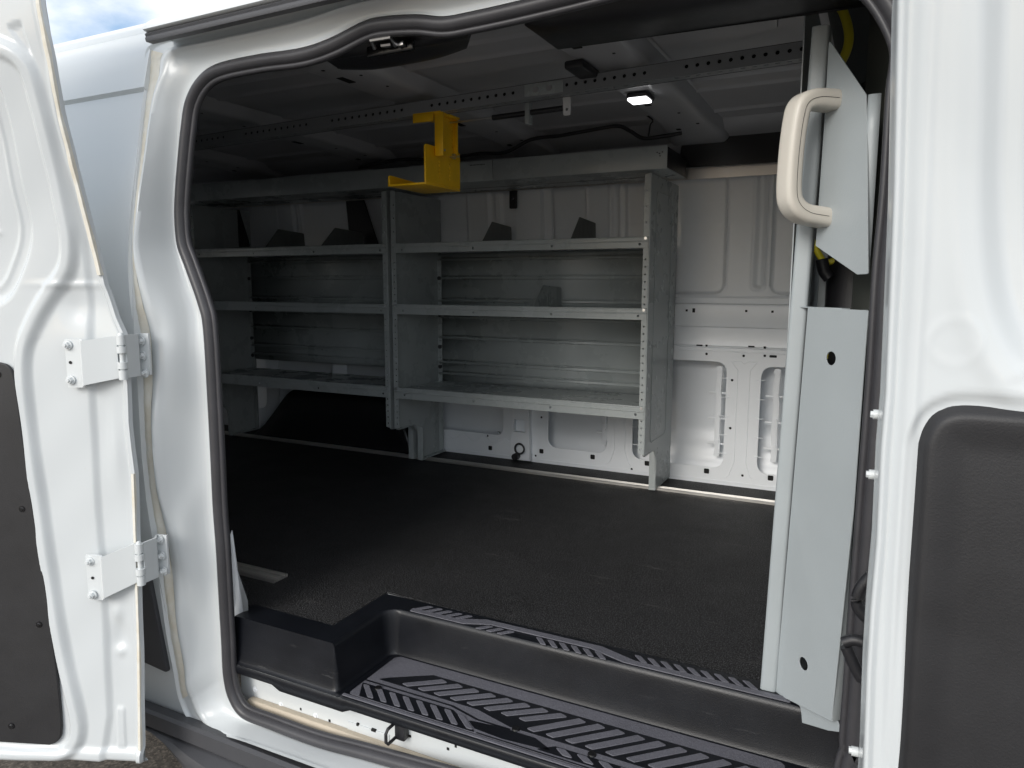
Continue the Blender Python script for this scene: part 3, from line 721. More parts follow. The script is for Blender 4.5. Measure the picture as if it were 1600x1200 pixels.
plate(mb, rpoly([(ya+.002, zbm), (yb_-.002, zbm+.012), (yb_-.002, ztp), (ya+.002, ztp)], [.006, .006, 0, 0], 3), hs2, .005, .001, (xh+.008, 0, 0), (0, 1, 0), (0, 0, 1))
mb.box(xh+.006, xh+.034, ya, ya+.006, zbm-.002, ztp, .002)
mb.box(xh+.006, xh+.024, yb_-.005, yb_, zbm+.012, ztp, .002)
xb = float(AY(646, 190, ya)[0])
mb.box(xb, xh+.003, ya-.004, ya+.002, ztp-.026, ztp-.002, .0015)
mb.box(xb, xh+.030, ya-.004, yb_, ztp-.006, ztp, .0015)
mb.build('upper_bracket', YEL, HK)
mb = MB()
for y_, z_ in ((ya+.014, zbm+.016), (yb_-.010, zbm+.010)): mb.cyl((xh-.01, y_, z_), (1, -.1, -.05), .0032, .045, 8); mb.cyl((xh+.011, y_, z_), (1, 0, 0), .0085, .007, 6)
build_split(mb, 'bolt', STEEL, HK)

# ---- shelving units --------------------------------------------------------------------------------
YF, YB = 2.455, 2.822
XR, XM, XL = -.716, -1.79, -2.93
GRP = 'grey steel shelving units along the far wall'
def shelf_z(px, py): return AY(px, py, YF)[2]
zt_top, zt_bot = shelf_z(1005, 371), shelf_z(1005, 387.5)
zm_top, zm_bot = shelf_z(1005, 483), shelf_z(1005, 500)
zl_top, zl_bot = shelf_z(1002, 636), shelf_z(1002, 655)
zu_top = AY(1018, 270, YF)[2]
zfoot = AY(1010, 712, YF)[2]
def upright(parent, x, side, name='end_panel'):
    """side panel: C-section sheet; side=+1 web on the +x face"""
    out = rpoly([(YF, zfoot), (YF+.055, zfoot-.01), (YF+.075, zfoot-.06), (YF+.16, .022), (YF+.175, .010), (YB, .010), (YB, zu_top), (YF, zu_top)], [.012, .03, .03, .01, 0, .004, .004, .004], 5)
    out = rpoly([(YF, zfoot), (YF+.13, zfoot-.005), (YF+.16, zfoot-.045), (YF+.165, .010), (YB, .010), (YB, zu_top), (YF, zu_top)], [.012, .03, .03, 0, .004, .004, .004], 5)
    mb = MB(); plate(mb, out, (), .0018, 0, (x, 0, 0), (0, 1, 0), (0, 0, 1))
    inner = rrect(YF+.07, YB-.09, zfoot+.03, zu_top-.05, .03, 6)
    mb.tube([(x+side*.001, p[0], p[1]) for p in inner], .0022, 6, True, up=(1, 0, 0))
    p = mb.build(name, GREY, parent)
    # perforated front flange turned towards the shelves
    fw = .021; s = -side; hs = []
    z = zfoot+.02
    while z < zt_bot-.015:
        hs.append(circ(x+s*fw*.55, z, .0033, 8)); z += .0254
    for zz in np.arange(zt_top+.05, zu_top-.02, .052): hs.append(circ(x+s*fw*.55, zz, .004, 8))
    mb = MB(); plate(mb, rpoly([(x, zfoot), (x+s*fw, zfoot+.004), (x+s*fw, zu_top-.004), (x, zu_top)], .003, 2), hs, .002, .0004, (0, YF-.001, 0))
    mb.tube([(x, YF, z) for z in np.linspace(zfoot, zu_top, 12)], .0035, 8, up=(0, 1, 0))
    mb.build('front_flange', GREYL, parent)
    # back flange with its row of holes and plugs
    hs = []; z = zl_top+.02
    while z < zt_bot-.015: hs.append(circ(x+s*.011, z, .0035, 8)); z += .0254
    mb = MB(); plate(mb, [(x, .02), (x+s*.022, .02), (x+s*.022, zt_bot-.002), (x, zt_bot-.002)], hs, .002, .0, (0, YB-.030, 0)); mb.build('rear_flange', GREY, parent)
    # foot
    mb = MB(); xs0, xs1 = sorted((x, x+s*.026))
    mb.box(xs0, xs1, YF+.163, YF+.167, .008, zfoot-.02, .001)
    mb.box(xs0, xs1, YF+.16, YF+.20, .007, .011, .001)
    mb.box(xs0, xs1, YF+.16, YB-.01, .009, .013, .0008)
    mb.tube(cr([(x+s*.003, YF+.001, zfoot+.004), (x+s*.003, YF+.02, zfoot-.006), (x+s*.003, YF+.12, zfoot-.006), (x+s*.003, YF+.15, zfoot-.02), (x+s*.003, YF+.163, zfoot-.05), (x+s*.003, YF+.163, .02)], 4), .004, 6)
    mb.build('foot', GREYL, parent)
    return p
def make_shelf(parent, x0, x1, zt, zb, nholes=4):
    x0 += .002; x1 -= .002
    mb = MB(); hs = []
    h = zt-zb
    for k in range(nholes): hs.append(circ(x0+.05+(x1-x0-.08)*k/(nholes-1), zb+h*.36, .0042, 8))
    plate(mb, [(x0, zb), (x1, zb), (x1, zt), (x0, zt)], hs, .002, .0005, (0, YF-.004, 0))
    mb.tube([(x, YF-.0055, zb+h*.62) for x in np.linspace(x0, x1, 4)], .0022, 6)      # rolled bead across the lip
    mb.tube([(x, YF-.003, zt) for x in np.linspace(x0, x1, 4)], .0032, 8)
    mb.box(x0, x1, YF-.004, YB-.031, zt-.011, zt-.0095)
    mb.box(x0, x1, YF-.003, YF+.012, zb-.0, zb+.0015)
    
    s = mb.build('shelf', GREYL, parent)
    return s
def back_panel(parent, x0, x1, z0, z1, beads):
    mb = MB(); prof = []
    z = z0; y = YB-.026
    prof.append((y, z0))
    for b in beads:
        zb_ = z0+(z1-z0)*b
        prof += [(y, zb_-.012), (y-.007, zb_-.009), (y-.0075, zb_+.000), (y+.004, zb_+.003), (y+.004, zb_+.006), (y, zb_+.009)]
    prof.append((y, z1))
    mb.grid([[(x, yy, zz) for x in (x0+.004, (x0+x1)/2, x1-.004)] for yy, zz in prof]); mb.build('back_panel', GREY, parent, smooth=25, solid=(.001, 0))
def shelving(x0, x1, label, low_gap):
    t = empty('shelving_unit', ((x0+x1)/2, (YF+YB)/2, 0), label, 'shelving', GRP)
    upright(t, x0, -1); upright(t, x1, +1)
    make_shelf(t, x0, x1, zt_top, zt_bot); make_shelf(t, x0, x1, zm_top, zm_bot); make_shelf(t, x0, x1, zl_top, zl_bot)
    back_panel(t, x0, x1, zm_top-.01, zt_bot+.012, (.12, .55, .9) )
    back_panel(t, x0, x1, zl_top-.009+low_gap, zm_bot+.012, (.12, .28, .62, .90))
    mb = MB()
    for zz in (zm_top+.11, zm_bot-.015, zl_top+.145, zl_top+.055): mb.cyl((x0+.012, YB-.031, zz), (0, -1, 0), .009, .006, 14); 
    build_split(mb, 'plug', BLACK, t)
    mb = MB()
    for zz in (zt_top-.003, zm_top-.003, zl_top-.004):
        for xx in (x0+.012, x1-.012): mb.cyl((xx, YF-.002, zz), (0, -1, 0), .0052, .005, 10)
    build_split(mb, 'screw', STEEL, t)
    return t
SH1 = shelving(XM+.012, XR, 'grey steel shelving unit with three shelves, in the middle of the far wall', .0)
SH2 = shelving(XL, XM-.012, 'grey steel shelving unit above the black wheel-well cover, half hidden in shadow', .045)
def divider(px0, px1, pyb, pyt, zbase, label, m=DGREY):
    # upright sheet standing across a shelf: front edge raked, back edge upright
    xx = AY((px0+px1)/2, pyb, (YF+YB)/2)[0]
    yA = xx/ (ray(px0, pyb)[0]/ray(px0, pyb)[1]); yBk = xx/(ray(px1, pyb)[0]/ray(px1, pyb)[1])
    yA = max(YF+.01, min(yA, YB-.12)); yBk = min(max(yBk, yA+.1), YB-.04)
    ymid = (yA+yBk)/2; zt_ = AY((px0+px1)/2, pyt, ymid)[2]; dy = yBk-yA
    out = rpoly([(yA, zbase), (yBk, zbase), (yBk-.03*dy, zt_-.006), (yA+.36*dy, zt_+.004)], [0, 0, .006, .006], 3)
    mb = MB(); plate(mb, out, (), .002, .0004, (xx, 0, 0), (0, 1, 0), (0, 0, 1))
    for k in range(4): yy = yA+dy*(.35+.15*k); mb.box(xx-.0018, xx+.0018, yy, yy+.001, zbase+.004, zt_-.012)
    mb.box(xx-.001, xx+.016, yA+.01, yBk-.01, zbase-.001, zbase+.001)
    o = mb.build('shelf_divider', m); tag(o, label, 'divider', 'dark sheet metal dividers standing on the shelves'); return o
zs_t, zs_m = zt_top-.0115, zm_top-.0115
divider(410, 478, 386, 360, zs_t, 'dark divider at the rear end of the top shelf of the shadowed unit')
divider(497, 577, 384, 358, zs_t, 'dark divider near the centre upright on the top shelf of the shadowed unit')
divider(750, 800, 376, 349, zs_t, 'dark divider on the top shelf of the middle unit, left one of two')
divider(889, 932, 372, 342, zs_t, 'dark divider on the top shelf of the middle unit, right one of two')
divider(830, 880, 482, 447, zs_m, 'dark grooved divider standing alone on the second shelf of the middle unit', GREY)
# header panel (valance) on top of the shelving
VX0, VX1 = -3.2, AY(1043, 240, YF)[0]
vz1, vz0 = AY(1043, 226.7, YF)[2], AY(1043, 263, YF)[2]
VT = empty('overhead_shelf', ((VX0+VX1)/2, YF+.1, vz0), 'long grey overhead locker tray laid across the tops of the shelving units', 'shelf')
mb = MB(); xj = AY(770, 260, YF)[0]
mb.box(xj+.001, VX1, YF-.003, YF, vz0, vz1, .001); mb.box(VX0, xj-.001, YF-.003, YF, vz0, vz1, .001)
mb.box(VX0, VX1, YF-.003, YF+.012, vz1-.002, vz1, .0008)
mb.build('front_panel', GREY, VT)
mb = MB(); mb.box(VX0, VX1, YF+.001, YF+.26, vz0+.0005, vz0+.003, .0005); mb.build('tray', GREY, VT)
mb = MB(); mb.box(VX1-.003, VX1, YF+.001, YF+.26, vz0+.004, vz1-.004, .0005); mb.build('end_cap', BLACK, VT)
mb = MB(); p = AY(1031, 240, YF)
for dx, dz in ((0, 0), (.010, .004), (-.008, .004), (.002, -.008)): mb.cyl((p[0]+dx, YF-.002, p[2]+dz), (0, -1, 0), .0022, .004, 8)
for k in range(11): mb.box(AY(735, 258, YF)[0]+k*.006, AY(735, 258, YF)[0]+k*.006+.0035, YF-.0042, YF-.0028, vz1-.016, vz1-.012)
build_split(mb, 'rivet', BLACK, VT)
# wall rail (aluminium) at the top of the wall
ra, rb = AY(1055, 272, 2.775), AY(1230, 264, 2.775)
zr0 = (ra[2]+rb[2])/2
RL = MB()
RL.sweep([(x, 2.775, zr0) for x in np.linspace(-3.4, -.18, 8)], [(.006, -.020), (.006, .020), (-.002, .020), (-.004, .010), (.002, .008), (.002, .002), (-.004, .0), (-.004, -.010), (.002, -.012), (-.002, -.020)][::-1], up=(0, 0, 1))
tag(RL.build('wall_rail', ALU, None, 30), 'aluminium rail screwed along the top of the far wall', 'rail')
mb = MB().tube([(x, 2.62, zr0-.018) for x in (-3.2, -.76)], .006, 8); tag(mb.build('shelf_rod', DGREY), 'thin dark rod below the overhead tray behind the shelving uprights', 'rod')
# aluminium floor rails
def floor_rail(name, y, x0, x1, label, w=.032):
    mb = MB(); w2 = w/2
    pr = [(-w2, 0), (-w2, .008), (-w2+.006, .009), (-w2+.007, .004), (-.003, .004), (-.002, .010), (.002, .010), (.003, .004), (w2-.007, .004), (w2-.006, .009), (w2, .008), (w2, 0)]
    mb.sweep([(x0, y, .003), ((x0+x1)/2, y, .003), (x1, y, .003)], pr, up=(0, 0, 1))
    return tag(mb.build(name, ALU, None, 30), label, 'rail')
floor_rail('floor_rail', 2.655, -3.45, -.145, 'aluminium floor rail under the feet of the shelving along the far wall', .036)
e = AZ(443, 900, .01)
floor_rail('floor_rail', e[1]-.01, -2.4, e[0], 'short aluminium floor rail ending beside the black entry step at the left', .05)
mb = MB().tube(cr([AZ(x, y, .02) for x, y in ((372, 905), (378, 912), (383, 922), (381, 935), (374, 940))], 4), .006, 8); mb.build('cable_grommet', BLACK, VAN)

# ---- step liner --------------------------------------------------------------------------------------
ZTR = -.098
SL = empty('entry_step', (-.6, 1.25, ZTR), 'black moulded plastic entry step with grey grip pattern', 'step')
xL = -1.305; xW = AZ(528, 1014, 0)[0]; yFr = 1.150; yLip = 1.333; xR = .0
yA = e0[1]; yIn = e2[1]
mb = MB()
# cross-sections as a heightfield over (x,y): rounded step well with a raised wing at the rear
def xs_dense(lo, hi, mids, n):
    s = set(np.linspace(lo, hi, n).round(5))
    for m_ in mids: s |= set((m_+np.linspace(-.018, .018, 13)).round(5))
    return np.array(sorted(v for v in s if lo <= v <= hi))
X_ = xs_dense(xL, xR, (xW, ), 60); Y_ = xs_dense(1.132, 1.43, (yLip, yFr), 44)
U, V = np.meshgrid(X_, Y_)
def wellsdf(U, V):
    # positive outside the well
    dx = xW-U; dy = V-yLip
    r = .022
    q1 = dx+r; q2 = dy+r
    return np.where((q1 > 0) & (q2 > 0), np.hypot(np.maximum(q1, 0), np.maximum(q2, 0))-r, np.maximum(q1, q2)-r)
S = wellsdf(U, V)
Zf = ZTR+(-ZTR+.006)*sstep(-.001, .019, S)
front = (V < yFr)
Zf = np.where(V < yFr, np.minimum(Zf, ZTR+.001+(Zf-ZTR)*sstep(yFr-.013, yFr+.006, V)), Zf)
Zf -= .004*sstep(yFr-.012, yFr-.018, V)
Zf = Zf+.0016*np.exp(-((S+.012)/.0035)**2)
lim = np.ones(U.shape, bool)
rows = [[(U[i, j], V[i, j], Zf[i, j]) for j in range(U.shape[1])] for i in range(U.shape[0])]
# trim the back edge to follow the mat: keep a 7 cm border round the well
vs = [q for r in rows for q in r]; m_ = U.shape[1]; fs = []
for i in range(U.shape[0]-1):
    for j in range(m_-1):
        sc_ = S[i:i+2, j:j+2].mean(); xm_, ym_ = U[i:i+2, j:j+2].mean(), V[i:i+2, j:j+2].mean()
        keep = True
        if ym_ > yLip+.074: keep = False
        if xm_ < xW-.074 and ym_ > yA+.004: keep = False
        if keep: fs.append((i*m_+j, i*m_+j+1, (i+1)*m_+j+1, (i+1)*m_+j))
mb.add(vs, fs)
# front lip hanging down
mb.grid([[(x, 1.132, ZTR-.004) for x in X_], [(x, 1.130, ZTR-.007) for x in X_], [(x, 1.131, ZTR-.024-.010*sstep(-1.17, -1.16, x)*(1-sstep(-.97, -.96, x))) for x in X_], [(x, 1.136, ZTR-.026-.010*sstep(-1.17, -1.16, x)*(1-sstep(-.97, -.96, x))) for x in X_], [(x, 1.150, ZTR-.020) for x in X_]])
mb.build('step_body', LINER, SL, smooth=75)
# grip pads on the tread and on the top lip, raised a little over the liner
def P2(px, py, z): p = AZ(px, py, z); return (p[0], p[1])
def pad(mb, poly, z, r=.003, h=.0022): plate(mb, rpoly(poly, r, 3), (), h, .0006, (0, 0, z+h/2), (1, 0, 0), (0, 1, 0))
mb = MB(); zt = ZTR+.0005
x_ = lambda u: xW+.018+u
def band(y0, y1, u0, u1, sk0=0, sk1=0): pad(mb, [(x_(u0), y0), (x_(u1), y0), (x_(u1+sk1), y1), (x_(u0+sk0), y1)], zt, .004)
LN = xR-.10-xW
def qpad(pts, r=.003): pad(mb, pts, zt+.0012, r)
pad(mb, [(-.968, 1.1475), (-.105, 1.1475), (-.105, 1.318), (-.115, 1.326), (-.958, 1.326), (-.968, 1.316)], zt-.0002, .01, .0016)
grooves = MB()
def groove(pts, r=.003): plate(grooves, rpoly(pts, r, 3), (), .0008, 0, (0, 0, zt+.0016), (1, 0, 0), (0, 1, 0))
groove([(-.945, 1.222), (-.925, 1.238), (-.845, 1.290), (-.106, 1.290), (-.106, 1.196), (-.605, 1.196), (-.69, 1.219)])
groove([(-.967, 1.195), (-.735, 1.195), (-.655, 1.149), (-.94, 1.149)])
groove([(-.690, 1.178), (-.63, 1.186), (-.545, 1.186), (-.50, 1.164), (-.60, 1.155), (-.665, 1.160)])
groove([(-.967, 1.2085), (-.742, 1.2085), (-.672, 1.190), (-.60, 1.1905), (-.60, 1.1865), (-.675, 1.186), (-.747, 1.2045), (-.967, 1.2045)], .001)
groove([(-.655, 1.151), (-.107, 1.151), (-.107, 1.148), (-.655, 1.148)], .001)
groove([(-.50, 1.180), (-.107, 1.180), (-.107, 1.156), (-.53, 1.156)], .002)
x = -.888
while x < -.60:
    qpad([(x, 1.229), (x+.019, 1.225), (x+.090, 1.277), (x+.071, 1.283)]); x += .0405
while x < -.20:
    qpad([(x-.010, 1.205), (x+.009, 1.201), (x+.090, 1.277), (x+.071, 1.283)]); x += .0405
for k in range(8):
    x = -.962+k*.0345; y1_ = 1.190 if k < 7 else 1.186
    qpad([(x, y1_), (x+.017, y1_), (x+.058, 1.153), (x+.041, 1.153)])
for k in range(9):
    x = -.50+k*.042; qpad([(x, 1.177), (x+.022, 1.177), (x+.045, 1.160), (x+.023, 1.160)])
qpad([(-.975, 1.1425), (-.60, 1.1425), (-.11, 1.1425), (-.11, 1.1345), (-.975, 1.1345)], .002)
# raised lip surface: meandering bar with slats either side
zt = .0065; y0 = yLip+.020; x_ = lambda u: -.965+u
u = .02
pad(mb, [(x_(.015), y0+.0), (x_(.16), y0+.0), (x_(.22), y0+.024), (x_(.46), y0+.024), (x_(.54), y0+.0), (x_(.86), y0+.0), (x_(.86), y0+.016), (x_(.56), y0+.016), (x_(.48), y0+.042), (x_(.20), y0+.042), (x_(.14), y0+.016), (x_(.015), y0+.016)], zt, .003)
for k in range(5): u = .02+k*.027; pad(mb, [(x_(u), y0+.016), (x_(u+.014), y0+.016), (x_(u+.036), y0+.042), (x_(u+.022), y0+.042)], zt, .002)
for k in range(3): u = .215+k*.027; pad(mb, [(x_(u-.02), y0-.006), (x_(u-.006), y0-.006), (x_(u+.016), y0+.018), (x_(u+.002), y0+.018)], zt, .002)
for k in range(6): u = .335+k*.027; pad(mb, [(x_(u), y0+.018), (x_(u+.014), y0+.018), (x_(u+.036), y0-.006), (x_(u+.022), y0-.006)], zt, .002)
for k in range(9): u = .55+k*.027; pad(mb, [(x_(u), y0+.040), (x_(u+.014), y0+.040), (x_(u+.036), y0+.017), (x_(u+.022), y0+.017)], zt, .002)
mb.build('grip_pattern', PAD, SL, smooth=40); grooves.build('groove_field', LINER, SL)
mb = MB()
for (px, py) in ((591, 1077), (806, 1141), (925, 1181)): q = P2(px, py, ZTR); mb.cyl((q[0], q[1], ZTR+.001), (0, 0, 1), .009, .004, 18, .0075)
build_split(mb, 'screw_cap', BLACKS, SL)

# ---- partition -------------------------------------------------------------------------------------------
PT = empty('partition', (-.15, 1.5, 0), 'light grey steel partition with a narrow post and two wing panels', 'partition')
W0 = np.array([-.137, 1.388, 0]); W1 = np.array([-.033, 1.275, 0]); wd = (W1-W0)/np.linalg.norm(W1-W0); wn = np.array([-wd[1], wd[0], 0])
if wn @ (CAM-W0) < 0: wn = -wn
def wp(px, py, off=0):
    q = AP(px, py, W0+wn*off, wn); return ((q-W0) @ wd, q[2])
def wplate(mb, pxs, holes, r, t=.002, off=0):
    plate(mb, rpoly([wp(*q) for q in pxs], r, 4), holes, t, .0004, W0+wn*off, wd, (0, 0, 1), wn)
c1 = wp(1299, 560); c2 = wp(1256, 1037)
mb = MB(); wplate(mb, [(1212, 1083), (1300, 1127), (1334, 800), (1357, 485), (1263, 480), (1238, 780)], [circ(*c1, .0115, 20), circ(*c2, .0115, 20)], .002)
wf = [wp(1300, 1127), wp(1357, 485)]
mb.obox(W0+wd*wf[0][0]+np.array([0, 0, (wf[0][1]+wf[1][1])/2])-wn*.008, wd, wn, (0, 0, 1), .002, .016, wf[1][1]-wf[0][1], .0005)
mb.obox(W0+wd*.062+np.array([0, 0, wp(1300, 482)[1]])-wn*.008, wd, wn, (0, 0, 1), .11, .016, .002, .0005)
mb.build('lower_panel', PART, PT)
mb = MB(); wplate(mb, [(1232, 1095), (1300, 1128), (1306, 1146), (1285, 1143), (1236, 1128)], (), .001, .002, -.012); mb.build('bottom_bracket', PART, PT)
mb = MB(); wplate(mb, [(1296, 62), (1354, 148), (1356, 240), (1357, 428), (1340, 429), (1275, 384), (1288, 200)], (), .003)
mb.build('upper_panel', PART, PT)
fl = [wp(1357, 148), wp(1357, 428)]
mb = MB(); rows = []
for (a_, b_) in ((0, 0), (.004, -.0012), (.008, -.005), (.013, -.012)):
    rows.append([tuple(W0+wd*(fl[0][0]+a_)+wn*b_+np.array([0, 0, z])) for z in np.linspace(fl[1][1], fl[0][1], 6)])
mb.grid(rows); mb.build('upper_flange', PART, PT, smooth=60, solid=(.0015, 0))
# post (pressed hat channel) running floor to roof
pb = AZ(1199, 1078, 0); ptp = AY(1282, 44, pb[1])
mb = MB(); zt_p = ptp[2]
prof = rpoly([(-.0145, -.02), (.0145, -.02), (.0145, .022), (-.0145, .022)], [.002, .002, .007, .007], 4)
lean = ptp[0]-pb[0]
path = [(pb[0]+.002+lean*s_, pb[1]+.008, .002+(zt_p-.002)*s_) for s_ in np.linspace(0, 1, 14)]
mb.sweep(path, [(a_, -b_) for a_, b_ in prof], up=(0, 1, 0)); 
for v in []: pass
mb.build('post', PART, PT, smooth=40)
# main bulkhead sheet behind the post and a cab-side fill
mb = MB()
plate(mb, [(1.42, .004), (2.82, .004), (2.82, 1.20), (2.6, 1.29), (1.42, 1.31)], (), .002, 0, (-.150, 0, 0), (0, 1, 0), (0, 0, 1)); mb.build('bulkhead_sheet', PART, PT)
# grab handle
def hpt(px, py, off):
    q = AP(px, py, W0+wn*off, wn); return q
hu = wp(1301, 158); hl = wp(1287, 331)
B0 = W0+wd*hu[0]+np.array([0, 0, hu[1]]); B1 = W0+wd*hl[0]+np.array([0, 0, hl[1]])
dz = np.array([0, 0, 1.])
path = cr([B0-wn*.002, B0+wn*.014, B0+wn*.040-dz*.001, B0+wn*.060-dz*.010, B0+wn*.068-dz*.033, (B0*.5+B1*.5)+wn*.071, B1+wn*.069+dz*.030, B1+wn*.061+dz*.008, B1+wn*.042-dz*.004, B1+wn*.016-dz*.008, B1-wn*.002-dz*.010], 7)
n_ = len(path); hprof = rpoly([(-.021, -.015), (.021, -.015), (.021, .015), (-.021, .015)], .011, 5)
scs = [1.0+.06*math.cos(2*PI*i/(n_-1)) for i in range(n_)]
mb = MB(); mb.sweep(path, [(b_, a_) for a_, b_ in hprof], up=lambda i: wd, scales=scs)
GH = mb.build('grab_handle', HANDLE, PT, smooth=60)
gr = MB()
gr.tube([np.array(p)+wd*.0214*scs[i] for i, p in enumerate(path)][4:-4], .00035, 5, up=lambda i: wd); gr.build('seam', DARK, GH)

# yellow hoses behind the wing panels, in the cab
def hose(pxs, y, r, label):
    mb = MB().tube(cr([AY(a, b, y) for a, b in pxs], 7), r, 12, up=(0, 1, 0.01)); return tag(mb.build('air_hose', YELH, None, 70), label, 'hose', 'yellow hoses behind the partition')
hose([(1292, -25), (1305, 0), (1318, 20), (1326, 50), (1324, 75), (1312, 100), (1290, 120)], 1.50, .008, 'yellow hose arching behind the top of the partition post')
hose([(1262, 360), (1278, 395), (1290, 410), (1305, 408), (1316, 418), (1320, 440), (1314, 470), (1302, 500), (1290, 560)], 1.52, .006, 'yellow hose looping in the gap between the two partition wing panels')
mb = MB()
q0 = AY(1283, 425, 1.50); mb.tube([AY(1284, 405, 1.5), AY(1288, 425, 1.5), AY(1296, 435, 1.5)], .011, 12); 
tag(mb.build('hose_fitting', BLACK), 'dark hose fitting in the gap below the upper partition panel', 'fitting')
mb = MB(); 
for k, (a_, b_) in enumerate(((1290, 380), (1312, 380), (1332, 390))): 
    p0_, p1_ = AY(a_, b_, 1.56), AY(a_-8, 500, 1.56); mb.box(p0_[0]-.008, p0_[0]+.008, 1.55, 1.565+.004*k, p1_[2]-.2, p0_[2]+.1, .002)
mb.box(-.10, .02, 1.57, 1.58, .3, 1.0, .002); tag(mb.build('cab_bracket', PART), 'grey bracket bars behind the gap in the partition wing', 'bracket')
mb = MB(); pp = [AY(x, y, 1.20) for x, y in ((1350, 20), (1372, 60), (1379, 150), (1352, 150))]
mb.add([(-.045, 1.40, -.1), (.03, 1.30, -.1), (.03, 1.30, 1.22), (-.045, 1.40, 1.28)], [(0, 1, 2, 3)])
mb.build('pillar_trim', OLIVE, VAN, solid=(.006, 0))
mb = MB().box(-.06, .9, 1.28, 1.30, .55, 1.34); mb.build('seat_belt_pillar', DARK, VAN) if False else None
# wire with ball stop under the roof by the partition
w0, w1, w2 = AY(1213, 24, 1.45), AY(1255, 12, 1.45), AY(1300, -4, 1.45)
mb = MB().tube([w0, w1, w2], .0015, 6); mb.sphere(w0, .006); mb.tube([w0+np.array([.003, 0, .025]), w0+np.array([.003, 0, -.02])], .0009, 5)
tag(mb.build('stay_wire', STEEL), 'thin stay wire with a ball end strung below the roof near the partition', 'wire')
mb = MB().tube(cr([AY(x, y, 1.6) for x, y in ((1258, 48), (1259, 62), (1262, 74), (1266, 84))], 4), .003, 8); mb.build('roof_hook', BLACK, VAN)
# door check and connector at the foot of the front pillar
mb = MB(); c_ = AY(1335, 1000, 1.09); 
mb.tube(cr([AY(x, y, 1.07) for x, y in ((1362, 900), (1345, 920), (1340, 945), (1352, 962), (1364, 965))], 4), .009, 10)
mb.tube(cr([AY(x, y, 1.07) for x, y in ((1318, 1004), (1335, 1000), (1358, 1010), (1362, 1040), (1350, 1062), (1335, 1040), (1322, 1010))], 4), .008, 10)
mb.build('door_check', BLACK, VAN, smooth=60)

# ---- left (rear) door, folded back, inner side to the camera -------------------------------------------------
th = R(21.6)
DU = np.array([-math.cos(th), -math.sin(th), 0]); DN = np.array([math.sin(th), -math.cos(th), 0])
if DN @ (CAM-np.array([-1.4, 1, .77])) < 0: DN = -DN
H0 = AY(215, 600, .98)
def lean_(z): return sum(max(0, ysv(z+d_)-1.03)*(1 if z+d_ > .4 else .4) for d_ in (-.12, -.08, -.04, 0, .04, .08, .12))/7
def dl(px, py, off=0):
    L = 0
    for _ in range(6):
        q = AP(px, py, H0+DN*(L+off), DN); L = max(0, lean_(q[2]))
    return (float((q-H0) @ DU), float(q[2]))
LE = [dl(x, y) for x, y in ((62, -30), (68, 20), (82, 90), (98, 180), (118, 260), (140, 345), (165, 445), (182, 495), (199, 530), (201, 600), (203, 660), (212, 740), (215, 830), (218, 920), (221, 1010), (222, 1100), (223, 1190))]
LE.sort(key=lambda q: q[1]); lez = [q[1] for q in LE]; leu = [q[0] for q in LE]
def uedge(z): return float(np.interp(z, lez, leu))
zbt = dl(222, 1190)[1]-.006; 
US = np.concatenate([np.linspace(0, .02, 12), np.linspace(.023, .34, 140), np.linspace(.35, .62, 24)])
VS = np.linspace(zbt, 1.45, 330)
Ue = np.array([uedge(z) for z in VS]); U = US[None, :]+Ue[:, None]; V = np.repeat(VS[:, None], len(US), 1)
ridge = [dl(x, y) for x, y in ((-40, 75), (0, 78), (40, 105), (62, 170), (80, 240), (98, 320), (108, 375), (103, 420), (75, 462), (52, 505), (36, 555), (40, 640), (57, 760), (78, 900), (98, 1020), (122, 1130), (105, 1168), (60, 1172), (-40, 1172))]
ridge = [tuple(q) for q in cr([np.array(q) for q in ridge], 5)]
poly = ridge+[(1.2, ridge[-1][1]), (1.2, ridge[0][1])]
s = sdf(U, V, poly)
Hh = np.zeros(U.shape)
E = US[None, :]+0*V
Hh += -.010*sstep(.004, .0, E)                     # rolled edge falling away at the hinge side
Hh += .003*np.exp(-((E-.012)/.004)**2)
Hh += .014*sstep(.026, .006, s)                   # raised frame round the inner trim
Hh -= .007*sstep(-.006, -.016, s)
crease = [dl(x, y) for x, y in ((62, 60), (92, 180), (112, 300), (128, 380), (134, 440), (136, 520), (141, 640), (150, 800), (160, 960), (168, 1120), (160, 1175))]
d, _ = pdist(U, V, [tuple(q) for q in cr([np.array(q) for q in crease], 4)], False)
crx = np.interp(V, sorted(q[1] for q in crease), [q[0] for q in sorted(crease, key=lambda q: q[1])])
Hh -= .008*sstep(-.005, .012, crx-U)*sstep(.0, .02, E)  # hinge face steps back from the crease to the edge
for (px, py, w, hh, a) in ((120, 480, .030, .035, -.006), (110, 445, .06, .006, .004), (185, 1000, .02, .04, -.008), (180, 960, .012, .02, .005), (185, 1020, .012, .012, .006), (178, 880, .04, .03, -.005), (150, 470, .05, .05, -.005), (178, 700, .018, .09, .006)):
    cu, cz = dl(px, py); Hh += a*np.exp(-((U-cu)/w)**2-((V-cz)/hh)**2)
# window frame recess (upper) and the two pressed bars below it
win = [dl(x, y) for x, y in ((-60, 110), (-5, 125), (18, 190), (38, 290), (52, 360), (40, 420), (10, 470), (-60, 480))]
win = [tuple(q) for q in cr([np.array(q) for q in win], 5)]+[(1.2, win[-1][1] if 0 else .7), (1.2, 1.2)]
s3 = sdf(U, V, win); Hh -= .014*sstep(.004, -.010, s3); Hh += .003*np.exp(-((s3+.03)/.004)**2)
for py in (314, 338, 363): cu, cz = dl(10, py); Hh += .0035*np.exp(-((V-cz)/.004)**2)*sstep(uedge(cz)+.19, uedge(cz)+.21, U)
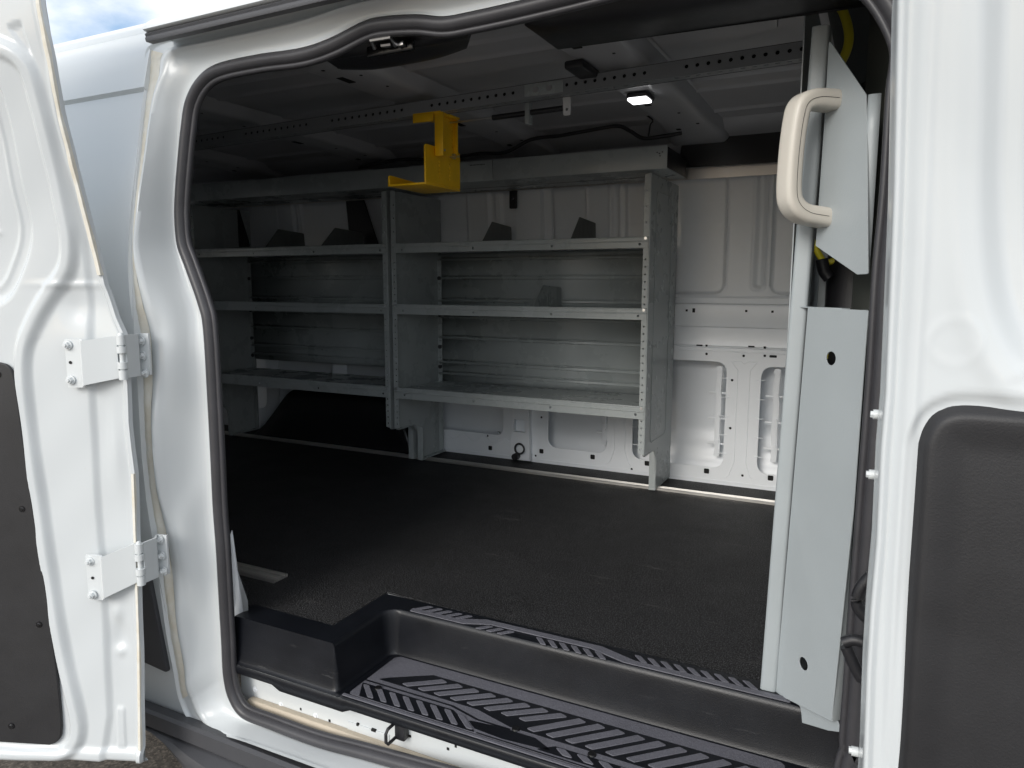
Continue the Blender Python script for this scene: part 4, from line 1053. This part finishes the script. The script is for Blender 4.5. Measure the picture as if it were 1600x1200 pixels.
# long horizontal fold near the bottom corner and bottom hem
tri = [dl(x, y) for x, y in ((12, 42), (33, 35), (35, 45), (48, 82), (42, 80))]; s4 = sdf(U, V, tri); Hh -= .004*sstep(.003, -.003, s4)
s5 = sdf(U, V, rrect(dl(186, 1120)[0]-.009, dl(186, 1120)[0]+.009, dl(186, 1170)[1], dl(186, 1108)[1], .006)); Hh += .003*sstep(.003, -.003, s5)
Hh += .008*sstep(zbt+.035, zbt+.020, V)-.012*sstep(zbt+.006, zbt, V)
Hh += .0012*np.sin(U*37+V*11)*np.sin(V*23)
def dpt(u, z, h): return tuple(H0+DU*(u)+DN*(max(0, lean_(z))+h)+np.array([0, 0, z-H0[2]]))
mb = MB(); hgrid(mb, U, V, Hh, dpt)
LD = mb.build('cargo_door', WHITE_DOOR_DIM, VAN, smooth=70)
LD['label'] = 'rear side door folded back, with hinges and black trim panel'
# outer skin of this door (far side), so it has thickness
mb = MB(); mb.grid([[dpt(uedge(z)+.002+u, z, -.013-.030*min(1, u/.05)) for u in (0, .015, .03, .1, .3, .6)] for z in np.linspace(zbt, 1.45, 40)])
mb.grid([[dpt(uedge(z)+.0, z, -.010) for z in np.linspace(zbt, 1.45, 120)], [dpt(uedge(z)+.002, z, -.013) for z in np.linspace(zbt, 1.45, 120)]])
mb.grid([[dpt(uedge(zbt)+u, zbt, -.012) for u in US[::8]], [dpt(uedge(zbt)+u, zbt-.004, -.02) for u in US[::8]], [dpt(uedge(zbt)+.004+u, zbt, -.022) for u in US[::8]]])
mb.build('door_skin', WHITE_DIM, LD, smooth=60)
# sealer bead along the door edge
mb = MB(); zz = np.linspace(dl(160, 430)[1], 1.35, 60)
mb.grid([[dpt(uedge(z)+a_, z, .0022+b_+.0005*math.sin(z*90)) for z in zz] for a_, b_ in ((.002, -.009), (.004, -.0), (.009, .001), (.014, -.0035))]); 
zz = np.linspace(zbt+.03, dl(210, 740)[1], 60)
mb.grid([[dpt(uedge(z)+a_, z, .0015+b_) for z in zz] for a_, b_ in ((.002, -.009), (.004, .0), (.008, .0), (.012, -.004))]); build_split(mb, 'edge_sealer', SEALER, LD, 60)
# trim board
tb_ = [dl(x, y) for x, y in ((-60, 563), (5, 565), (22, 572), (32, 600), (44, 690), (60, 800), (80, 925), (96, 1050), (103, 1130), (97, 1152), (84, 1158), (-60, 1158))]
tb_[0] = (.60, tb_[1][1]); tb_[-1] = (.60, tb_[-2][1]); tb_ = [tb_[0]]+[tuple(q) for q in cr([np.array(q) for q in tb_[1:-1]], 3)]+[tb_[-1]]
me = plate_mesh(tb_[::-1], (), .007, .002)
mb = MB(); mb.mesh_from(me, lambda x, y, z: dpt(x, y, .011+z)); TB = mb.build('trim_panel', TRIM, LD)
for (px, py) in ((6, 584), (43, 792), (69, 971), (26, 1128)):
    u, z = dl(px, py); c = np.array(dpt(u, z, .0145)); b = MB().cyl(c, DN, .0072, .002, 18, .0065).cyl(c+DN*.002, DN, .0045, .0014, 14, .003).build('trim_clip', BLACKS, TB)
for (px, py) in ((190, 1012), (80, 618), (100, 525), (82, 702), (135, 703), (157, 676), (67, 520), (167, 770)):
    u, z = dl(px, py); c = np.array(dpt(u, z, .0)); 
# hinges
def hinge(yt, yb, bx, lx, rxa, bolts_d, bolts_b, fdy):
    """yt,yb photo rows of the barrel; bx barrel column; lx left end of door leaf; rxa right end of body leaf"""
    B = AY(bx, (yt+yb)/2, .962); zt_ = AY(bx, yt, .962)[2]; zb_ = AY(bx, yb, .962)[2]; Hh_ = zt_-zb_
    hb = MB()
    L = np.array(dpt(*dl(lx, (yt+yb)/2+fdy), .014)); zc = (zt_+zb_)/2
    # door leaf: bolt foot, jog, arm to the barrel
    Lm = L+(-DU)*.032; Lm2 = L+(-DU)*.042+DN*.010
    arm = [(L[0], L[1]), (Lm[0], Lm[1]), (Lm2[0], Lm2[1]), (B[0]-.016, B[1]+.002)]
    hgt = [Hh_/2+.004, Hh_/2+.004, Hh_/2, Hh_/2-.002]
    zcs = [L[2], L[2], L[2]*.85+zc*.15, zc]
    rows = [[(a_, b_, z_-h_), (a_, b_, z_+h_)] for (a_, b_), h_, z_ in zip(arm, hgt, zcs)]
    hb.grid(list(map(list, zip(*rows)))); h = hb.build('hinge', WHITE_DIM, VAN, smooth=0, solid=(.005, 0))
    bb = MB(); R0 = AY(rxa, (yt+yb)/2-2, 1.035)
    ym_ = (yt+yb)/2; arm = [tuple(AY(px_, ym_, yy_)[:2]) for px_, yy_ in ((bx+6, .968), (rxa-17, 1.000), (rxa-14, 1.018), (rxa+2, 1.024))]
    rows = [[(a_, b_, zc+.002-Hh_/2*.97), (a_, b_, zc+.002+Hh_/2*.97)] for (a_, b_) in arm]
    bb.grid(list(map(list, zip(*rows)))); bb.build('body_leaf', WHITE_DIM, h, smooth=0, solid=(.005, 0))
    kb = MB(); seg = Hh_/4.4
    kb.cyl((B[0], B[1], zt_-seg*.95), (0, 0, 1), .0085, seg*.95, 18); kb.cyl((B[0], B[1], zb_), (0, 0, 1), .0085, seg*.95, 18)
    kb.cyl((B[0], B[1], zt_-seg*1.75), (0, 0, 1), .0095, seg*.65, 18); kb.cyl((B[0], B[1], zb_+seg*1.1), (0, 0, 1), .0095, seg*.65, 18)
    kb.cyl((B[0], B[1], zb_), (0, 0, 1), .0048, Hh_, 12); kb.sphere((B[0], B[1], zt_), .006)
    kb.build('hinge_pin', WHITE_DIM, h, smooth=40)
    for k, (px, py) in enumerate(bolts_d+bolts_b):
        if k < len(bolts_d): c = np.array(dpt(*dl(px, py), .0175)); n = DN
        else: c = AY(px, py, 1.018); n = np.array([0, -1, 0])
        MB().cyl(c, n, .0098, .0024, 20).cyl(c+n*.002, n, .0068, .007, 6, .0064).cyl(c+n*.009, n, .004, .003, 10, .0032).build('hinge_bolt', WHITE_DIM, h, smooth=30)
    u, z = dl(bolts_d[0][0]+4, (bolts_d[0][1]+bolts_d[1][1])/2); c = np.array(dpt(u, z, .0172)); MB().cyl(c, DN, .0032, .0008, 12).build('leaf_hole', DARK, h)
hinge(524, 593, 191, 112, 233, [(115, 538), (120, 592)], [(222, 533), (224, 556), (228, 583)], 8)
hinge(850, 913, 219, 144, 262, [(149, 872), (153, 924)], [(251, 843), (254, 868), (257, 892)], 16)

# ---- right (front) door, folded back flat beside the opening ---------------------------------------------------
YD = .90
def ylean(z): return -.9*sum(max(0, ysv(z+d_)-1.03)*(1 if z+d_ > .4 else 0) for d_ in (-.12, -.08, -.04, 0, .04, .08, .12))/7
def dr(px, py): 
    y = YD
    for _ in range(4): q = AY(px, py, y); y = YD+ylean(q[2])
    return (float(q[0]), float(q[2]))
US = np.concatenate([np.linspace(0, .02, 16), np.linspace(.022, .26, 130), np.linspace(.27, .8, 30)])
VS = np.linspace(-.30, 1.40, 300)
REp = sorted([dr(x, y)[::-1] for x, y in ((1394, 0), (1391, 150), (1388, 300), (1383, 430), (1375, 620), (1368, 700), (1361, 850), (1352, 950), (1346, 1050), (1341, 1200))])
rez = [q[0] for q in REp]; rex = [q[1] for q in REp]
Xe = np.interp(VS, rez, rex); U = US[None, :]+Xe[:, None]; V = np.repeat(VS[:, None], len(US), 1); E = US[None, :]+0*V
Hh = -.050*sstep(.006, .0, E)+.002*np.exp(-((E-.009)/.002)**2)
Hh -= .004*sstep(.011, .016, E)
rg = sorted([dr(x, y)[::-1] for x, y in ((1452, 0), (1443, 200), (1436, 400), (1420, 660), (1405, 900), (1398, 1200))]); 
rgx = np.interp(V, [q[0] for q in rg], [q[1] for q in rg])
Hh += .010*sstep(-.016, -.001, U-rgx)
Hh += .0025*np.exp(-((U-rgx-.004)/.005)**2)
wn_ = [dr(x, y) for x, y in ((1548, -300), (1546, -50), (1542, 150), (1540, 300), (1548, 430), (1568, 510), (1610, 575), (1680, 600), (2400, 620), (2400, -300))]
s6 = sdf(U, V, [tuple(q) for q in cr([np.array(q) for q in wn_], 4)])
Hh -= .022*sstep(.012, -.020, s6); Hh += .003*np.exp(-((s6-.028)/.012)**2)-.008*sstep(-.03, -.045, s6)
c = dr(1492, 535); dd = np.hypot(U-c[0], V-c[1]); Hh += .0006*np.exp(-((dd-.024)/.004)**2)
Hh += .001*np.sin(U*31+V*9)*np.sin(V*17)
tb2 = [dr(x, y) for x, y in ((1392, 1260), (1396, 1150), (1412, 900), (1424, 720), (1430, 680), (1448, 648), (1475, 632), (1510, 627), (1600, 632), (1750, 640), (2400, 690), (2400, 1260))]
tb2[0] = (tb2[1][0], -.25); tb2[-1] = (.78, -.25); tb2[-2] = (.78, tb2[-3][1]); 
tb2 = rpoly(tb2[:1]+[tuple(q) for q in cr([np.array(q) for q in tb2[1:-2]], 4)]+tb2[-2:], 0)
s7 = sdf(U, V, tb2); Hh += -.006*sstep(.010, .0, s7)
def rpt(u, z, h): return (u, YD+ylean(z)-h, z)
mb = MB(); hgrid(mb, U, V, Hh, rpt); RD = mb.build('cargo_door', WHITE_DOOR_DIM, VAN, smooth=70)
RD['label'] = 'front side door folded back beside the opening, with large black trim panel'
mb = MB(); mb.grid([[(float(np.interp(z, rez, rex))+.002+u, YD+ylean(z)+.052, z) for u in (0, .1, .3, .8)] for z in VS[::6]]); mb.build('door_skin', WHITE_DIM, RD, smooth=60)
# trim panel as a domed sheet
U2, V2 = np.meshgrid(np.linspace(-.01, .78, 200), np.linspace(-.26, .70, 220))
s8 = sdf(U2, V2, tb2)
m_ = U2.shape[1]; vs = []; fs = []
for i in range(U2.shape[0]):
    for j in range(m_):
        h = -.004+.016*sstep(.000, -.016, s8[i, j])-.004*sstep(-.018, -.055, s8[i, j]); vs.append(rpt(U2[i, j], V2[i, j], h))
for i in range(U2.shape[0]-1):
    for j in range(m_-1):
        if s8[i:i+2, j:j+2].mean() < .002: fs.append((i*m_+j, i*m_+j+1, (i+1)*m_+j+1, (i+1)*m_+j))
mb = MB(); mb.add(vs, fs); mb.build('trim_panel', TRIM, RD, smooth=70)
for (px, py) in ((1373, 648), (1366, 742), (1338, 1175)):
    c = AY(px+3, py, .96); MB().cyl(c, (-1, -.1, 0), .0060, .008, 14).cyl(c+np.array([-.008, 0, 0]), (-1, -.1, 0), .0042, .003, 6).build('hinge_bolt', WHITE_DIM, RD, smooth=40)

# ---- ground --------------------------------------------------------------------------------------------------------
mb = MB(); mb.grid([[(x, y, -.62) for x in (-60, -20, -8, -3, 0, 3, 8, 20, 60)] for y in (-60, -20, -6, -2, 0, 2, 6, 20, 60)])
g = mb.build('ground', GROUND); g['kind'] = 'structure'

# ---- light -----------------------------------------------------------------------------------------------------------
SUN_AZ, SUN_EL = R(-170), R(28)      # where the sun stands: azimuth from +Y towards +X
w = bpy.data.worlds.new('World'); scene.world = w; w.use_nodes = True
nt = w.node_tree; N = nt.nodes; Lk = nt.links; N.clear()
out = N.new('ShaderNodeOutputWorld'); bg = N.new('ShaderNodeBackground'); bg.inputs['Strength'].default_value = .15
sky = N.new('ShaderNodeTexSky'); sky.sky_type = 'NISHITA'; sky.sun_disc = False; sky.sun_elevation = SUN_EL; sky.sun_rotation = SUN_AZ
sky.air_density = 1.0; sky.dust_density = 1.0
tc = N.new('ShaderNodeTexCoord'); mp = N.new('ShaderNodeMapping'); mp.inputs['Scale'].default_value = (1, 1, 2.2)
no = N.new('ShaderNodeTexNoise'); no.inputs['Scale'].default_value = 3.2; no.inputs['Detail'].default_value = 9; no.inputs['Roughness'].default_value = .55
rp = N.new('ShaderNodeValToRGB'); rp.color_ramp.elements[0].position = .33; rp.color_ramp.elements[1].position = .55
mx = N.new('ShaderNodeMixRGB'); mx.inputs['Color2'].default_value = (6.3, 6.35, 6.4, 1)
Lk.new(tc.outputs['Generated'], mp.inputs['Vector']); Lk.new(mp.outputs['Vector'], no.inputs['Vector']); Lk.new(no.outputs['Fac'], rp.inputs['Fac'])
Lk.new(rp.outputs['Color'], mx.inputs['Fac']); Lk.new(sky.outputs['Color'], mx.inputs['Color1']); Lk.new(mx.outputs['Color'], bg.inputs['Color']); Lk.new(bg.outputs['Background'], out.inputs['Surface'])
sd = bpy.data.lights.new('sun', 'SUN'); sd.energy = 1.5; sd.angle = R(30); sd.color = (1, .97, .92)
so = bpy.data.objects.new('sun', sd); COL.objects.link(so)
sv = Vector((math.sin(SUN_AZ)*math.cos(SUN_EL), math.cos(SUN_AZ)*math.cos(SUN_EL), math.sin(SUN_EL)))
so.rotation_euler = sv.to_track_quat('Z', 'Y').to_euler()

# ---- camera ------------------------------------------------------------------------------------------------------------
cd = bpy.data.cameras.new('camera'); cam = bpy.data.objects.new('camera', cd); COL.objects.link(cam)
cd.sensor_width = 36; cd.lens = FPX/1600*36; cd.clip_start = .02; cd.clip_end = 500
Mx = Matrix((( CR[0], CU[0], -_f[0], 0), (CR[1], CU[1], -_f[1], 0), (CR[2], CU[2], -_f[2], H), (0, 0, 0, 1)))
cam.matrix_world = Mx
scene.camera = cam
scene.view_settings.view_transform = 'Standard'; scene.view_settings.look = 'None'; scene.view_settings.gamma = 1; scene.view_settings.exposure = .5
scene.view_settings.use_curve_mapping = False
scene.cycles.max_bounces = 12; scene.cycles.diffuse_bounces = 8
